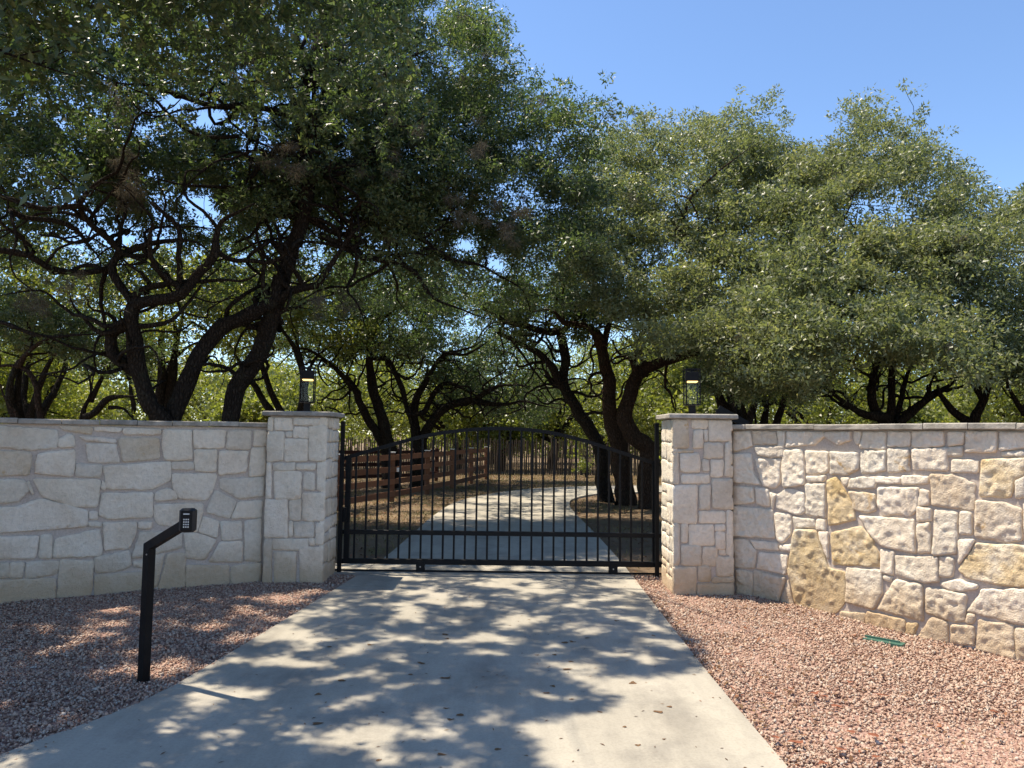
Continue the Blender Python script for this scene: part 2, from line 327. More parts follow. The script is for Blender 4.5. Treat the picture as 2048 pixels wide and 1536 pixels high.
# ------------------------------------------------------------------ stone walls and pillars
class WallMap:
    """curved wall: (s, z, h) -> world, h outwards from the face"""
    def __init__(s, P, side):
        s.P = P; s.s = np.concatenate([[0], np.cumsum(np.linalg.norm(np.diff(P, axis=0), axis=1))])
        T = np.gradient(P, axis=0); T /= np.linalg.norm(T, axis=1)[:, None]; N = np.stack([T[:, 1], -T[:, 0]], -1) * side
        s.N = N
    def __call__(s, u, z, h):
        u = np.asarray(u); x = np.interp(u, s.s, s.P[:, 0]); y = np.interp(u, s.s, s.P[:, 1]); nx = np.interp(u, s.s, s.N[:, 0]); ny = np.interp(u, s.s, s.N[:, 1])
        return np.stack([x + nx * h, y + ny * h, np.broadcast_to(z, np.shape(u)) + 0 * x], -1)
    def hit(s, px, py):
        d = ray(px, py); best = None
        for i in range(len(s.P) - 1):
            a = s.P[i]; e = s.P[i + 1] - a; den = d[0] * e[1] - d[1] * e[0]
            if abs(den) < 1e-12: continue
            t = (a[0] * e[1] - a[1] * e[0]) / den; w = (a[0] * d[1] - a[1] * d[0]) / den
            if -1e-6 <= w <= 1 + 1e-6 and t > 0:
                if best is None or t < best[0]: best = (t, s.s[i] + w * (s.s[i + 1] - s.s[i]), CAM_H + t * d[2])
        if best is None:
            e = s.P[0] if abs(d[0] / d[1] - s.P[0][0] / s.P[0][1]) < abs(d[0] / d[1] - s.P[-1][0] / s.P[-1][1]) else s.P[-1]
            t = e[1] / d[1]; return (0.0 if e is s.P[0] else s.s[-1], CAM_H + t * d[2])
        return best[1:]
class PlaneMap:
    def __init__(s, o, ux, nx): s.o = np.array(o, float); s.ux = np.array(ux, float); s.nx = np.array(nx, float)
    def __call__(s, u, z, h):
        u = np.asarray(u)[..., None]; h = np.broadcast_to(h, u.shape[:-1])[..., None]
        p = s.o + u * s.ux + h * s.nx; p[..., 2] = z; return p
    def hit(s, px, py):
        d = ray(px, py); t = (s.o - np.array([0, 0, CAM_H])) @ s.nx / (d @ s.nx); p = d * t + np.array([0, 0, CAM_H]); return ((p - s.o) @ s.ux, p[2])

def fbm(u, v, seed, f0, octv=4):
    a = 1; t = 0; s = 0; f = f0
    for o in range(octv):
        t = t + a * (np.abs(vnoise(np.stack([u * f + seed * 3.1, v * f + seed * 1.7, np.full_like(u, seed * .37 + o)], -1)) - .5) * 2 if o % 2 else vnoise(np.stack([u * f + seed * 3.1, v * f + seed * 1.7, np.full_like(u, seed * .37 + o)], -1))); s += a; a *= .55; f *= 2.1
    return t / s
_sid = [0]
def stone(poly, mp, mat, parent, depth=.022, rough=.018, seg=.03, zmax=None, zmin=None, grow=.008, f0=9.0, fac=.055):
    _sid[0] += 1; sd = _sid[0]; r = np.random.default_rng(sd)
    P = np.array(poly, float); cc = P.mean(0); P = P + (P - cc) / (np.linalg.norm(P - cc, axis=1)[:, None] + 1e-6) * grow
    if zmax is not None: P[:, 1] = np.minimum(P[:, 1], zmax)
    if zmin is not None: P[:, 1] = np.maximum(P[:, 1], zmin)
    A = .5 * np.sum(P[:, 0] * np.roll(P[:, 1], -1) - np.roll(P[:, 0], -1) * P[:, 1])
    if abs(A) < 4e-4: return
    if A < 0: P = P[::-1]
    out = []                                                         # cut the corners a little, then resample
    for i in range(len(P)):
        a, b, c = P[i - 1], P[i], P[(i + 1) % len(P)]
        for p in (a, c):
            L = np.linalg.norm(p - b) + 1e-9; out.append(b + (p - b) / L * min(.010, L * .16))
    O = np.array(out); Oc = np.vstack([O, O[:1]]); ss = np.concatenate([[0], np.cumsum(np.linalg.norm(np.diff(Oc, axis=0), axis=1))])
    n = int(np.clip(ss[-1] / seg, 14, 90)); t = np.linspace(0, ss[-1], n, endpoint=False)
    O = np.stack([np.interp(t, ss, Oc[:, k]) for k in (0, 1)], -1)
    cen = O.mean(0); O = O + (vnoise(np.c_[O * 22, np.full(n, sd * .7)]) - .5)[:, None] * (O - cen) / (np.linalg.norm(O - cen, axis=1)[:, None] + 1e-6) * .016
    V = []; size = math.sqrt(abs(A)); k = min(1, size / .22)
    dd = depth * r.uniform(.75, 1.35); tilt = r.normal(0, .03, 2) * (1 if rough > .012 else .4)
    lo_, hi_ = O.min(0), O.max(0); K = int(np.clip(abs(A) / fac ** 2 * 1.3, 3, 90)); sp = r.uniform(lo_, hi_, (K, 2)); st_ = r.normal(0, rough * 14, (K, 2)); sb = r.normal(0, rough * .10, K)
    def height(Q, w):
        f = fbm(Q[:, 0], Q[:, 1], sd, f0, 3); D = Q[:, None] - sp[None]; wt = 1 / ((D ** 2).sum(-1) + 2e-4) ** 3.5; wt /= wt.sum(1, keepdims=True)
        fc = (wt * (sb[None] + np.clip((D * st_[None]).sum(-1), -rough, rough) * .8)).sum(1)
        h = w * dd + rough * w * k * ((f - .45) * 1.3) + fc * w * k + ((Q - cen) @ tilt) * w
        return np.maximum(h, .003 * w)
    e1 = .006 / max(size, .05); e2 = .02 / max(size, .08); F = []
    for q, (sc, w) in enumerate(((1.0, None), (1.0, .45), (1 - e1, .85))):
        Q = cen + (O - cen) * sc; V.append(mp(Q[:, 0], Q[:, 1], np.full(n, -.03) if w is None else height(Q, w)))
    for q in range(2):
        for i in range(n): F.append((q * n + i, q * n + (i + 1) % n, (q + 1) * n + (i + 1) % n, (q + 1) * n + i))
    E = cen + (O - cen) * (1 - e1); lo, hi = E.min(0), E.max(0)
    gx_, gy_ = np.meshgrid(np.arange(lo[0] + seg * .5, hi[0], seg), np.arange(lo[1] + seg * .5, hi[1], seg)); Gp = np.stack([gx_.ravel(), gy_.ravel()], -1) + r.uniform(-.3, .3, (gx_.size, 2)) * seg
    Gp = Gp[inside(cen + (O - cen) * (1 - e2), Gp)] if len(Gp) else Gp
    A2 = np.vstack([E, Gp, cen[None]])
    vo, _, fo, ov, _, _ = delaunay_2d_cdt([Vector(p) for p in A2], [], [list(range(n))], 1, 1e-7)
    vo = np.array([tuple(p) for p in vo]); base = 2 * n; remap = []
    inner = []
    for i, src in enumerate(ov):
        src = [q for q in src if q < n]
        if src: remap.append(base + src[0])
        else: remap.append(3 * n + len(inner)); inner.append(vo[i])
    for t_ in fo:
        q = [remap[i] for i in t_]
        if len(set(q)) == 3: F.append(tuple(q))
    inner = np.array(inner) if inner else cen[None]
    V.append(mp(inner[:, 0], inner[:, 1], height(inner, 1.0))); V = np.vstack(V)
    c3 = V.mean(0); me = mesh('stone', V - c3, F)
    o = link('stone', me, mat, None, True); o.parent = parent; o.location = Vector(c3) - parent.location
    return o
def guillotine(x0, x1, z0, z1, r, mx, mz, out):
    w, h = x1 - x0, z1 - z0
    if (w <= mx and h <= mz) and (w < mx * .75 or h < mz * .75 or r.random() < .5): out.append((x0, x1, z0, z1)); return
    if (w / mx > h / mz and w > .14) or h < .12:
        c = x0 + w * r.uniform(.35, .65); guillotine(x0, c, z0, z1, r, mx, mz, out); guillotine(c, x1, z0, z1, r, mx, mz, out)
    else:
        c = z0 + h * r.uniform(.35, .65); guillotine(x0, x1, z0, c, r, mx, mz, out); guillotine(x0, x1, c, z1, r, mx, mz, out)
def fill(mp, u0, u1, z0, z1, parent, mats, seed, mx=.42, mz=.3, gap=.011, jit=.02, **kw):
    r = random.Random(seed); out = []; guillotine(u0, u1, z0, z1, r, mx, mz, out)
    for a, b, c, d in out:
        j = lambda: r.uniform(0, jit)
        stone([(a + gap + j() * .4, c + gap + j()), (b - gap - j() * .4, c + gap + j()), (b - gap - j() * .4, d - gap - j()), (a + gap + j() * .4, d - gap - j())], mp, r.choice(mats), parent, **kw)

def zoomed(s, ox, oy): return lambda p: (p[0] / s + ox, p[1] / s + oy)
# stones traced from the photograph: enlarged-crop coordinates, one polygon a stone
ZL = zoomed(2.926, 0, 780)
LEFT = """-60,175 340,235 330,340 170,350 -60,330|350,205 540,215 535,262 370,235|560,215 712,222 705,248 560,240|725,220 940,230 935,262 725,262|955,232 1120,235 1122,408 965,410 950,340
1135,235 1320,235 1310,340 1135,340|1335,235 1470,238 1465,348 1325,345|1490,235 1560,240 1558,328 1482,328|345,285 400,258 430,270 435,335 340,335|455,265 675,285 680,312 500,298|505,312 675,318 695,400 700,425 515,420
695,280 930,280 932,400 720,422|1140,350 1270,350 1265,480 1140,470|1285,355 1450,360 1440,480 1278,500|1470,340 1555,335 1550,500 1455,505|-60,355 180,365 185,400 170,495 -60,500|225,370 440,350 440,430 425,510 205,485
445,430 595,440 590,510 445,505|605,445 1000,420 995,530 880,580 625,580|1010,420 1130,420 1130,465 1010,465|1010,490 1265,490 1255,560 1210,645 1050,635 1010,560|1290,520 1545,510 1540,620 1400,635 1290,575
-60,525 140,525 165,590 100,655 -60,660|170,530 200,605 185,615 155,545|195,520 585,525 570,685 430,680 245,625|600,530 620,560 615,585 595,575|600,605 895,600 890,745 640,755 580,735|910,600 980,575 1030,600 1040,640 910,650
1260,585 1385,650 1340,750 1205,715|1395,655 1535,645 1530,745 1355,750|-60,690 110,680 240,635 510,705 510,800 -60,840|525,710 570,710 570,755 525,755|520,770 595,775 595,800 520,800|905,670 1190,665 1180,740 1150,830 1060,800 925,790 905,750
1190,740 1280,770 1270,865 1165,830|1290,770 1410,770 1415,870 1300,880|1430,765 1530,755 1525,1000 1430,1000|-60,860 225,855 205,985 -60,990|240,850 305,845 305,985 225,980|325,870 585,815 600,940 590,970 310,985
605,775 800,775 790,850 760,925 615,935|815,770 890,770 885,810 810,810|825,830 1060,830 1065,920 900,960 770,985|1080,840 1150,840 1265,880 1200,990 1090,985|1290,890 1415,885 1420,1005 1220,1005|-60,1010 50,1010 55,1100 -60,1105
60,1010 140,1010 130,1100 60,1100|155,1005 345,1000 330,1075 150,1105|355,995 550,1000 540,1110 530,1220 330,1250|555,980 755,940 770,1030 700,1055 560,1070|780,1000 860,1000 850,1040 785,1035|880,970 965,955 920,1150 880,1160
980,960 1085,955 1080,1170 920,1180|1090,1025 1340,1025 1335,1150 1090,1170|1355,1030 1530,1010 1520,1140 1350,1150|-60,1115 325,1100 320,1255 -60,1290|560,1080 840,1060 870,1190 550,1210"""
LEFT_C = {1, 9, 10, 11, 15}
ZR = zoomed(2.6667, 1280, 780)
RIGHT = """498,215 590,222 600,300 500,330|600,212 725,222 735,290 610,290|735,220 775,222 770,305 740,300|790,222 980,225 985,250 930,290 785,305|990,225 1130,220 1120,270 1060,290 990,250|1145,225 1185,222 1170,290 1150,285|1195,222 1310,225 1310,315 1175,310
1325,222 1440,225 1440,300 1330,300|1455,222 1620,222 1625,300 1455,305|1645,225 1730,225 1725,290 1645,300|1745,220 1905,220 1895,330 1740,330|1920,215 2060,215 2060,310 1925,322|500,345 595,340 600,400 610,450 650,505 500,490
615,305 765,300 770,355 700,360 625,345|615,365 750,370 745,500 720,520 660,510|770,320 865,320 875,400 875,500 770,520 760,420|885,325 1005,330 1005,430 985,445 890,445|1020,330 1165,335 1165,420 1110,450 1020,450|1180,325 1310,325 1310,430 1180,445
1325,315 1435,315 1440,430 1325,440|1455,315 1635,310 1640,430 1460,425|1645,310 1725,300 1715,350 1640,355|1665,370 1805,375 1800,440 1665,440|1825,370 2060,365 2060,450 2000,480 1980,570 1815,565|1930,330 2060,325 2060,355 1935,355|2005,490 2060,460 2060,570 2010,575
500,515 605,520 610,600 500,610|620,520 690,530 690,620 625,610|695,545 735,555 715,600 710,640|725,560 790,530 880,550 880,650 840,665 730,630|890,460 990,455 985,490 900,490|890,505 990,500 990,680 890,660|1005,480 1050,465 1095,540 1140,620 1150,690 1010,720
1075,470 1120,468 1105,515 1085,500|1128,470 1260,460 1255,525 1112,525|1270,460 1395,465 1390,500 1265,495|1400,455 1540,460 1535,500 1400,505|1115,540 1255,555 1260,640 1215,655 1150,640|1275,520 1490,520 1480,640 1440,665 1300,665 1265,600|1500,530 1540,545 1545,615 1485,620
1485,625 1555,630 1555,700 1480,700|1555,450 1670,455 1790,500 1780,640 1560,615|500,620 705,640 720,790 500,775|715,655 805,665 805,770 760,815 735,800|820,675 930,690 935,735 830,730|945,690 990,690 990,750 945,745|830,745 940,750 975,850 1005,950 1095,970 1090,1130 1050,1190 900,1180 835,1150 795,960
955,755 1005,760 1005,900 985,860|1020,760 1180,730 1240,800 1270,870 1275,940 1030,930|1170,670 1460,690 1470,870 1290,830 1240,780|1480,715 1545,710 1555,860 1490,870|1575,635 1695,655 1690,870 1565,880|1710,650 1770,655 1775,770 1710,765|1795,590 1940,600 2035,640 2035,800 1960,810 1790,780
2050,600 2100,600 2100,800 2055,800|590,800 730,815 740,855 620,845|505,795 575,800 620,860 610,950 505,945|750,830 820,820 805,860 755,855|640,865 790,880 780,985 630,950|1285,850 1355,865 1350,985 1290,970|1365,885 1590,890 1595,1020 1520,1025 1370,985
1600,890 1680,900 1670,995 1600,990|1800,820 2100,830 2100,1050 1940,1040 1750,1000 1700,960|1700,800 1785,800 1750,870 1700,930|510,960 600,970 600,1110 520,1090|610,965 780,1000 740,1130 610,1105|1105,950 1290,960 1290,1090 1250,1170 1100,1130|1300,990 1350,995 1335,1020 1305,1010
1360,1010 1510,1040 1510,1230 1270,1170|1530,1050 1740,1090 1735,1230 1680,1235 1530,1190|1600,1030 1700,1012 1800,1040 1790,1062 1680,1070 1610,1045|1830,1065 2100,1062 2100,1250 1990,1240 1750,1180|1750,1195 1785,1200 1780,1245 1740,1240|1075,1180 1200,1190 1195,1260 1070,1220
1215,1180 1415,1225 1415,1300 1210,1255|1425,1240 1485,1245 1465,1310 1420,1300|1560,1210 1640,1240 1640,1350 1480,1320|1660,1250 1785,1260 1780,1360 1660,1350|1810,1230 1990,1250 2000,1440 1800,1380|2005,1270 2100,1280 2100,1480 2010,1450|790,1010 825,1155 755,1135"""
RIGHT_O = {32, 46, 48, 62, 23, 75}; RIGHT_C = {1, 13, 17, 29, 37, 74, 41, 53}; RIGHT_F = {4, 17, 29, 19, 13}
parse = lambda t: [[tuple(map(float, p.split(','))) for p in s.split()] for s in t.replace('\n', '|').split('|')]

def stone_wall(P, side, H, traced, zf, colour, label, extra, capj, rough, seed, dep, over):
    mp = WallMap(P, side); i0 = len(P) // 3; root = empty('stone_wall', (*P[i0], 0)); tag(root, label, 'wall')
    # core of mortar, from 12 mm behind the stone faces' springing
    S = np.linspace(0, mp.s[-1], 120); v = []; f = []
    for h, z in ((-.007, -.2), (-.007, H - .055), (-.34, H - .055), (-.34, -.2)): v.append(mp(S, z, h))
    v = np.vstack(v); m = len(S)
    for q in range(4):
        for i in range(m - 1):
            a, b = q * m + i, ((q + 1) % 4) * m + i
            f.append((a, a + 1, b + 1, b) if side > 0 else (a, b, b + 1, a + 1))
    f += [(0, m, 2 * m, 3 * m), (m - 1, 4 * m - 1, 3 * m - 1, 2 * m - 1)]
    link('mortar_core', mesh('mortar_core', v, f), M['mortar'], root, False)
    smax = 0; smin = 1e9
    for i, pl in enumerate(traced):
        q = [mp.hit(*zf(p)) for p in pl]; ss = [a for a, b in q]; smax = max(smax, max(ss)); smin = min(smin, min(ss))
        stone(q, mp, colour(i), root, depth=dep, rough=rough, seg=.014 if rough > .012 else .03, f0=25 if rough > .012 else 9, zmax=H - .065, zmin=-.06)
    fill(mp, smax + .004, mp.s[-1], -.05, H - .06, root, extra, seed, depth=dep, rough=rough)
    # cap stones
    js = [0.0] + [mp.hit(x, y)[0] for x, y in capj]; js = sorted(set(js))
    while js[-1] < mp.s[-1] - .3: js.append(js[-1] + .42)
    js[-1] = mp.s[-1]
    r = random.Random(seed)
    for a, b in zip(js[:-1], js[1:]):
        a += .003; b -= .003; S = np.linspace(a, b, 7); dz = r.uniform(-.004, .004); do = r.uniform(-.006, .006)
        prof = [(-.37, -.052), (over - .008 + do, -.052), (over + do, -.044), (over + do, -.008), (over - .008 + do, 0), (-.37, 0)]
        V = []
        for h, z in prof: V.append(mp(S, H + z + dz, h + .012 * 0 + np.array([(vnoise(np.array([[s_ * 9, z * 30, seed]]))[0] - .5) * .012 for s_ in S]) * (h > 0)))
        V = np.vstack(V); F = []; k = len(prof)
        for q in range(k):
            for i in range(6):
                a1, b1 = q * 7 + i, ((q + 1) % k) * 7 + i; F.append((a1, a1 + 1, b1 + 1, b1) if side > 0 else (a1, b1, b1 + 1, a1 + 1))
        F += [tuple(q * 7 for q in range(k)), tuple(q * 7 + 6 for q in range(k))[::-1]]
        link('cap_stone', mesh('cap_stone', V, F), M['cap'], root)
    return root
W, Cc, Oo, Fk = M['stone_w'], M['stone_c'], M['stone_o'], M['stone_f']
stone_wall(LW, -1, 1.70, parse(LEFT), ZL, lambda i: Fk if i in (10, 9) else (Cc if i in LEFT_C else W), 'curved white limestone wall in shade behind the keypad post', [W, W, W, Fk],
           [(477, 850), (417, 848), (345, 846), (275, 845), (200, 842), (123, 838), (35, 835)], .008, 11, .012, .036)
stone_wall(RW, 1, 1.735, parse(RIGHT), ZR, lambda i: Oo if i in RIGHT_O else (Fk if i in RIGHT_F else (Cc if i in RIGHT_C else W)), 'curved rough limestone wall in sun with ochre stones', [W, W, Cc, W, Fk, Oo],
           [(1496, 852), (1636, 852), (1767, 852), (1853, 852), (1943, 852), (2040, 852)], .0125, 12, .017, .062)

def rects(t): return [list(map(float, q.split(','))) for q in t.split()]
PL = rects("110,435,150,515 158,437,272,517 283,437,442,482 450,437,495,482 228,525,270,558 280,495,370,560 380,490,500,705 108,528,217,707 222,570,370,710 105,720,140,947 150,722,288,768 298,725,415,768 428,722,490,900 158,780,327,952 345,785,415,895 335,913,475,1093 88,960,240,1195 253,960,327,1088 285,1105,412,1197 250,1100,278,1195 422,1110,470,1245 150,1208,372,1282 380,1210,412,1250 75,1210,140,1530 160,1294,292,1530 320,1262,470,1530")
PR = rects("155,155,262,310 275,150,355,202 365,155,485,272 282,212,332,308 340,212,362,270 345,280,440,362 450,285,487,458 172,316,285,334 165,340,205,500 216,342,318,437 330,372,366,432 376,372,442,462 220,448,368,499 165,510,305,708 318,510,372,637 384,472,490,634 318,646,452,710 463,648,495,876 170,720,210,928 218,716,255,812 262,718,392,826 400,722,450,748 402,757,452,850 222,832,325,932 332,836,412,932 420,856,458,878 405,888,500,990 168,945,300,1120 312,940,378,1022 386,998,500,1026 308,1034,500,1120")
def pillar(x0, x1, y0, y1, H, traced, zf, label, seed, lit_side):
    cx, cy = (x0 + x1) / 2, (y0 + y1) / 2; root = empty('gate_pillar', (cx, cy, 0)); tag(root, label, 'pillar')
    MB().box((cx, cy, (H - .06 - .2) / 2), (x1 - x0 - .042, y1 - y0 - .042, H - .06 + .2)).build('mortar_core', M['mortar'], root)
    e = .015
    front = PlaneMap((x0 + e, y0 + e, 0), (1, 0, 0), (0, -1, 0))
    r = random.Random(seed)
    for i, (a, b, c, d) in enumerate(traced):
        j = lambda: r.uniform(-4, 4)
        q = [front.hit(*zf(p)) for p in ((a + j(), b + j()), (c + j(), b + j()), (c + j(), d + j()), (a + j(), d + j()))]
        q = [(min(max(u, -.012), x1 - x0 - .018), z) for u, z in q]
        stone(q, front, Cc if (seed == 22 and i in (0, 7, 8)) else W, root, .012, .008, zmax=H - .065, zmin=-.06)
    wy = y1 - y0 - 2 * e; wx = x1 - x0 - 2 * e
    fill(PlaneMap((x0 + e, y1 - e, 0), (0, -1, 0), (-1, 0, 0)), -.01, wy + .01, -.05, H - .06, root, [W], seed + 1, .3, .26, gap=.008, jit=.01, depth=.011, rough=.006)
    fill(PlaneMap((x1 - e, y0 + e, 0), (0, 1, 0), (1, 0, 0)), -.01, wy + .01, -.05, H - .06, root, [W], seed + 2, .3, .26, gap=.008, jit=.01, depth=.016, rough=.01)
    fill(PlaneMap((x1 - e, y1 - e, 0), (-1, 0, 0), (0, 1, 0)), -.01, wx + .01, -.05, H - .06, root, [W], seed + 3, .3, .26, gap=.008, jit=.01, depth=.016, rough=.01)
    o = .045; n = 12; v = []; pr = [(-.012, 0), (0, .008), (0, .042), (-.01, .052)]       # rough-edged cap slab
    for off, z in pr:
        for sx, sy, ex, ey in ((x0, y0, x1, y0), (x1, y0, x1, y1), (x1, y1, x0, y1), (x0, y1, x0, y0)):
            pass
    ring = []
    X0, X1, Y0, Y1 = x0 - o, x1 + o, y0 - o, y1 + o
    for (a, b), (c, d) in (((X0, Y0), (X1, Y0)), ((X1, Y0), (X1, Y1)), ((X1, Y1), (X0, Y1)), ((X0, Y1), (X0, Y0))):
        for t in np.linspace(0, 1, n, endpoint=False): ring.append((a + (c - a) * t, b + (d - b) * t))
    for off, z in pr:
        for p in ring:
            g = 1 + off / .35 + (vnoise(np.array([[p[0] * 14, p[1] * 14, z * 40 + seed]]))[0] - .5) * .022
            v.append((cx + (p[0] - cx) * g, cy + (p[1] - cy) * g, H - .056 + z))
    m = len(ring); f = [tuple(range(m))[::-1], tuple(range(3 * m, 4 * m))]
    for q in range(3):
        for i in range(m): f.append((q * m + i, q * m + (i + 1) % m, (q + 1) * m + (i + 1) % m, (q + 1) * m + i))
    link('cap_slab', mesh('cap_slab', v, f), M['cap'], root)
    return root
pillar(-2.655, -2.01, 7.90, 8.50, 1.83, PL, zoomed(3.2, 500, 700), 'square limestone gate pillar joined to the shaded keypad-side wall', 21, False)
pillar(1.685, 2.31, 7.58, 8.20, 1.845, PR, ZR, 'square limestone gate pillar joined to the sunlit ochre-stone wall', 22, True)

# ------------------------------------------------------------------ lanterns
def lantern(cx, cy, z0, rz, label):
    root = empty('pillar_lantern', (cx, cy, z0)); tag(root, label, 'lantern', 'lanterns on the gate pillars')
    Mr = Matrix.Rotation(rz, 3, 'Z'); w = .16; hb = .105; ht = .40; c = Vector((cx, cy, z0 - .004))
    P = lambda x, y, z: c + Mr @ Vector((x, y, z))
    MB().box(P(0, 0, hb / 2), (.068, .068, hb), Mr, .004).box(P(0, 0, .006), (.09, .09, .012), Mr).build('base', M['black'], root)
    h = w / 2
    for z in (hb + .006, ht + hb - .006):
        b = MB()
        for s in (-1, 1):
            b.box(P(0, s * (h - .006), z), (w, .012, .012), Mr); b.box(P(s * (h - .006), 0, z), (.012, w - .026, .012), Mr)
        b.box(P(0, 0, z), (w - .026, .05 if z < .2 else .02, .010), Mr); b.build('cage_frame', M['black'], root)
    for sx in (-1, 1):
        for sy in (-1, 1): MB().box(P(sx * (h - .006), sy * (h - .006), hb + ht / 2), (.012, .012, ht - .026), Mr).build('cage_post', M['black'], root)
    hd = MB().box(P(0, 0, hb + ht - .085), (w - .03, w - .03, .10), Mr, .003).build('lamp_head', M['black'], root)
    MB().box(P(0, 0, hb + ht - .03), (.03, .03, .03), Mr).build('hanger', M['black'], hd)
    MB().box(P(0, 0, hb + ht - .141), (w - .05, w - .05, .014), Mr, .003).build('diffuser', M['lamp'], hd)
    for s in (-1, 1):
        MB().box(P(0, s * (h - .006), hb + (ht - .14) / 2), (w - .03, .003, ht - .16), Mr).build('glass_pane', M['glass'], root)
        MB().box(P(s * (h - .006), 0, hb + (ht - .14) / 2), (.003, w - .03, ht - .16), Mr).build('glass_pane', M['glass'], root)
p = at(614, 822, 8.18); lantern(p[0], 8.18, 1.83, math.radians(9), 'black box lantern standing on the shaded keypad-side pillar')
p = at(1384, 824, 7.92); lantern(p[0], 7.92, 1.842, math.radians(-3), 'black box lantern standing on the sunlit ochre-side pillar')

# ------------------------------------------------------------------ gate
GY = 8.56
gx = lambda px, py=1060: at(px, py, GY)[0]
gz = lambda px, py: at(px, py, GY)[2]
xl, xr = gx(684), gx(1319)
zb, zm = gz(1000, 1125), gz(1000, 1067)
arch = [(684, 918), (735, 903), (785, 889), (845, 873), (905, 863), (960, 858), (1010, 857), (1060, 860), (1110, 867), (1170, 882), (1230, 901), (1280, 917), (1320, 929)]
AP = catmull([(at(x, y, GY)[0], at(x, y, GY)[2]) for x, y in arch], .06)
gate = empty('driveway_gate', ((xl + xr) / 2, GY, 0)); tag(gate, 'black arched metal sliding gate with thin pickets across the driveway', 'gate')
v = []; f = []; hw, hh = .022, .021
T = np.gradient(AP, axis=0); T /= np.linalg.norm(T, axis=1)[:, None]; Nn = np.stack([-T[:, 1], T[:, 0]], -1)
for a, nn in zip(AP, Nn):
    for sy, sn in ((-1, -1), (1, -1), (1, 1), (-1, 1)): v.append((a[0] + nn[0] * hh * sn, GY + sy * hw, a[1] + nn[1] * hh * sn))
for i in range(len(AP) - 1):
    for q in range(4): f.append((i * 4 + q, i * 4 + (q + 1) % 4, i * 4 + 4 + (q + 1) % 4, i * 4 + 4 + q))
f += [(3, 2, 1, 0), tuple(len(AP) * 4 - 4 + q for q in range(4))]
link('arched_top_rail', mesh('arched_top_rail', v, f), M['black'], gate)
# sloping tail and lower rails run on behind the right wall, where the gate slides
xt = gx(1500, 900) + .1
MB().box(((xl + xt) / 2, GY, zb), (xt - xl, .05, .062), None, .004).build('bottom_rail', M['black'], gate)
MB().box(((xl + xt) / 2, GY, zm), (xt - xl, .045, .052), None, .004).build('middle_rail', M['black'], gate)
ta, tb = at(1436, 818, GY), at(1494, 850, GY); MB().bar((ta[0], GY, ta[2]), (tb[0], GY, tb[2]), .04, .09).build('tail_brace', M['black'], gate)
MB().box((ta[0], GY, (ta[2] + zb) / 2), (.05, .048, ta[2] - zb)).build('tail_post', M['black'], gate)
MB().box((tb[0], GY, (tb[2] + zb) / 2), (.05, .046, tb[2] - zb)).build('tail_post', M['black'], gate)
ztop = lambda x: float(np.interp(x, AP[:, 0], AP[:, 1]))
for px, wd in ((694, .062), (1311, .03)):
    x = gx(px); MB().box((x, GY, (zb + ztop(x)) / 2), (wd, .047, ztop(x) - zb), None, .003).build('stile', M['black'], gate)
for i in range(28):
    x = gx(660 + (148 + (1945 - 148) * i / 27) / 3.01); MB().box((x, GY, (zb + ztop(x)) / 2), (.022, .022, ztop(x) - zb - .01)).build('picket', M['black'], gate)
for px in (841, 1226):
    x = gx(px, 1140); b = MB()
    for s in (-1, 1): b.box((x, GY + s * .027, zb - .055), (.10, .006, .125))
    b.box((x, GY, zb - .02), (.10, .05, .03)); br = b.build('wheel_bracket', M['black'], gate)
    MB().cyl((x, GY - .018, .052), (x, GY + .018, .052), .05, 20).build('wheel', M['steel'], br)
    MB().cyl((x, GY - .036, .06), (x, GY + .036, .06), .008, 8).build('axle', M['steel'], br)
MB().box((gx(688), GY - .035, gz(688, 1028)), (.07, .05, .17), None, .006).build('latch_box', M['black'], gate)
for px, py, x2 in ((686.5, 842, 0), (1313.5, 846, 0)):
    b = at(px, py, GY - .075); r0 = empty('guide_post', (b[0], GY - .075, 0))
    MB().box((b[0], GY - .075, (b[2] - .05) / 2), (.045, .045, b[2] + .05), None, .003).build('post', M['black'], r0)
    for q in (.35, 1.15): MB().cyl((b[0], GY - .075, b[2] * q / 1.7 + .2), (b[0], GY - .02, b[2] * q / 1.7 + .2), .014, 10).build('guide_roller', M['black'], r0)
    tag(r0, 'slim black steel guide post fixed to the %s pillar' % ('shaded keypad-side' if px < 1000 else 'sunlit ochre-side'), 'post', 'gate guide posts')
xa = -2.55; b = MB().box(((xa + 4.2) / 2, GY, .004), (4.2 - xa, .045, .006)); b.bar((xa, GY, .011), (4.2, GY, .011), .014, .014)
tag(b.build('gate_track', M['black']), 'dark steel track rail laid across the concrete under the gate', 'track')

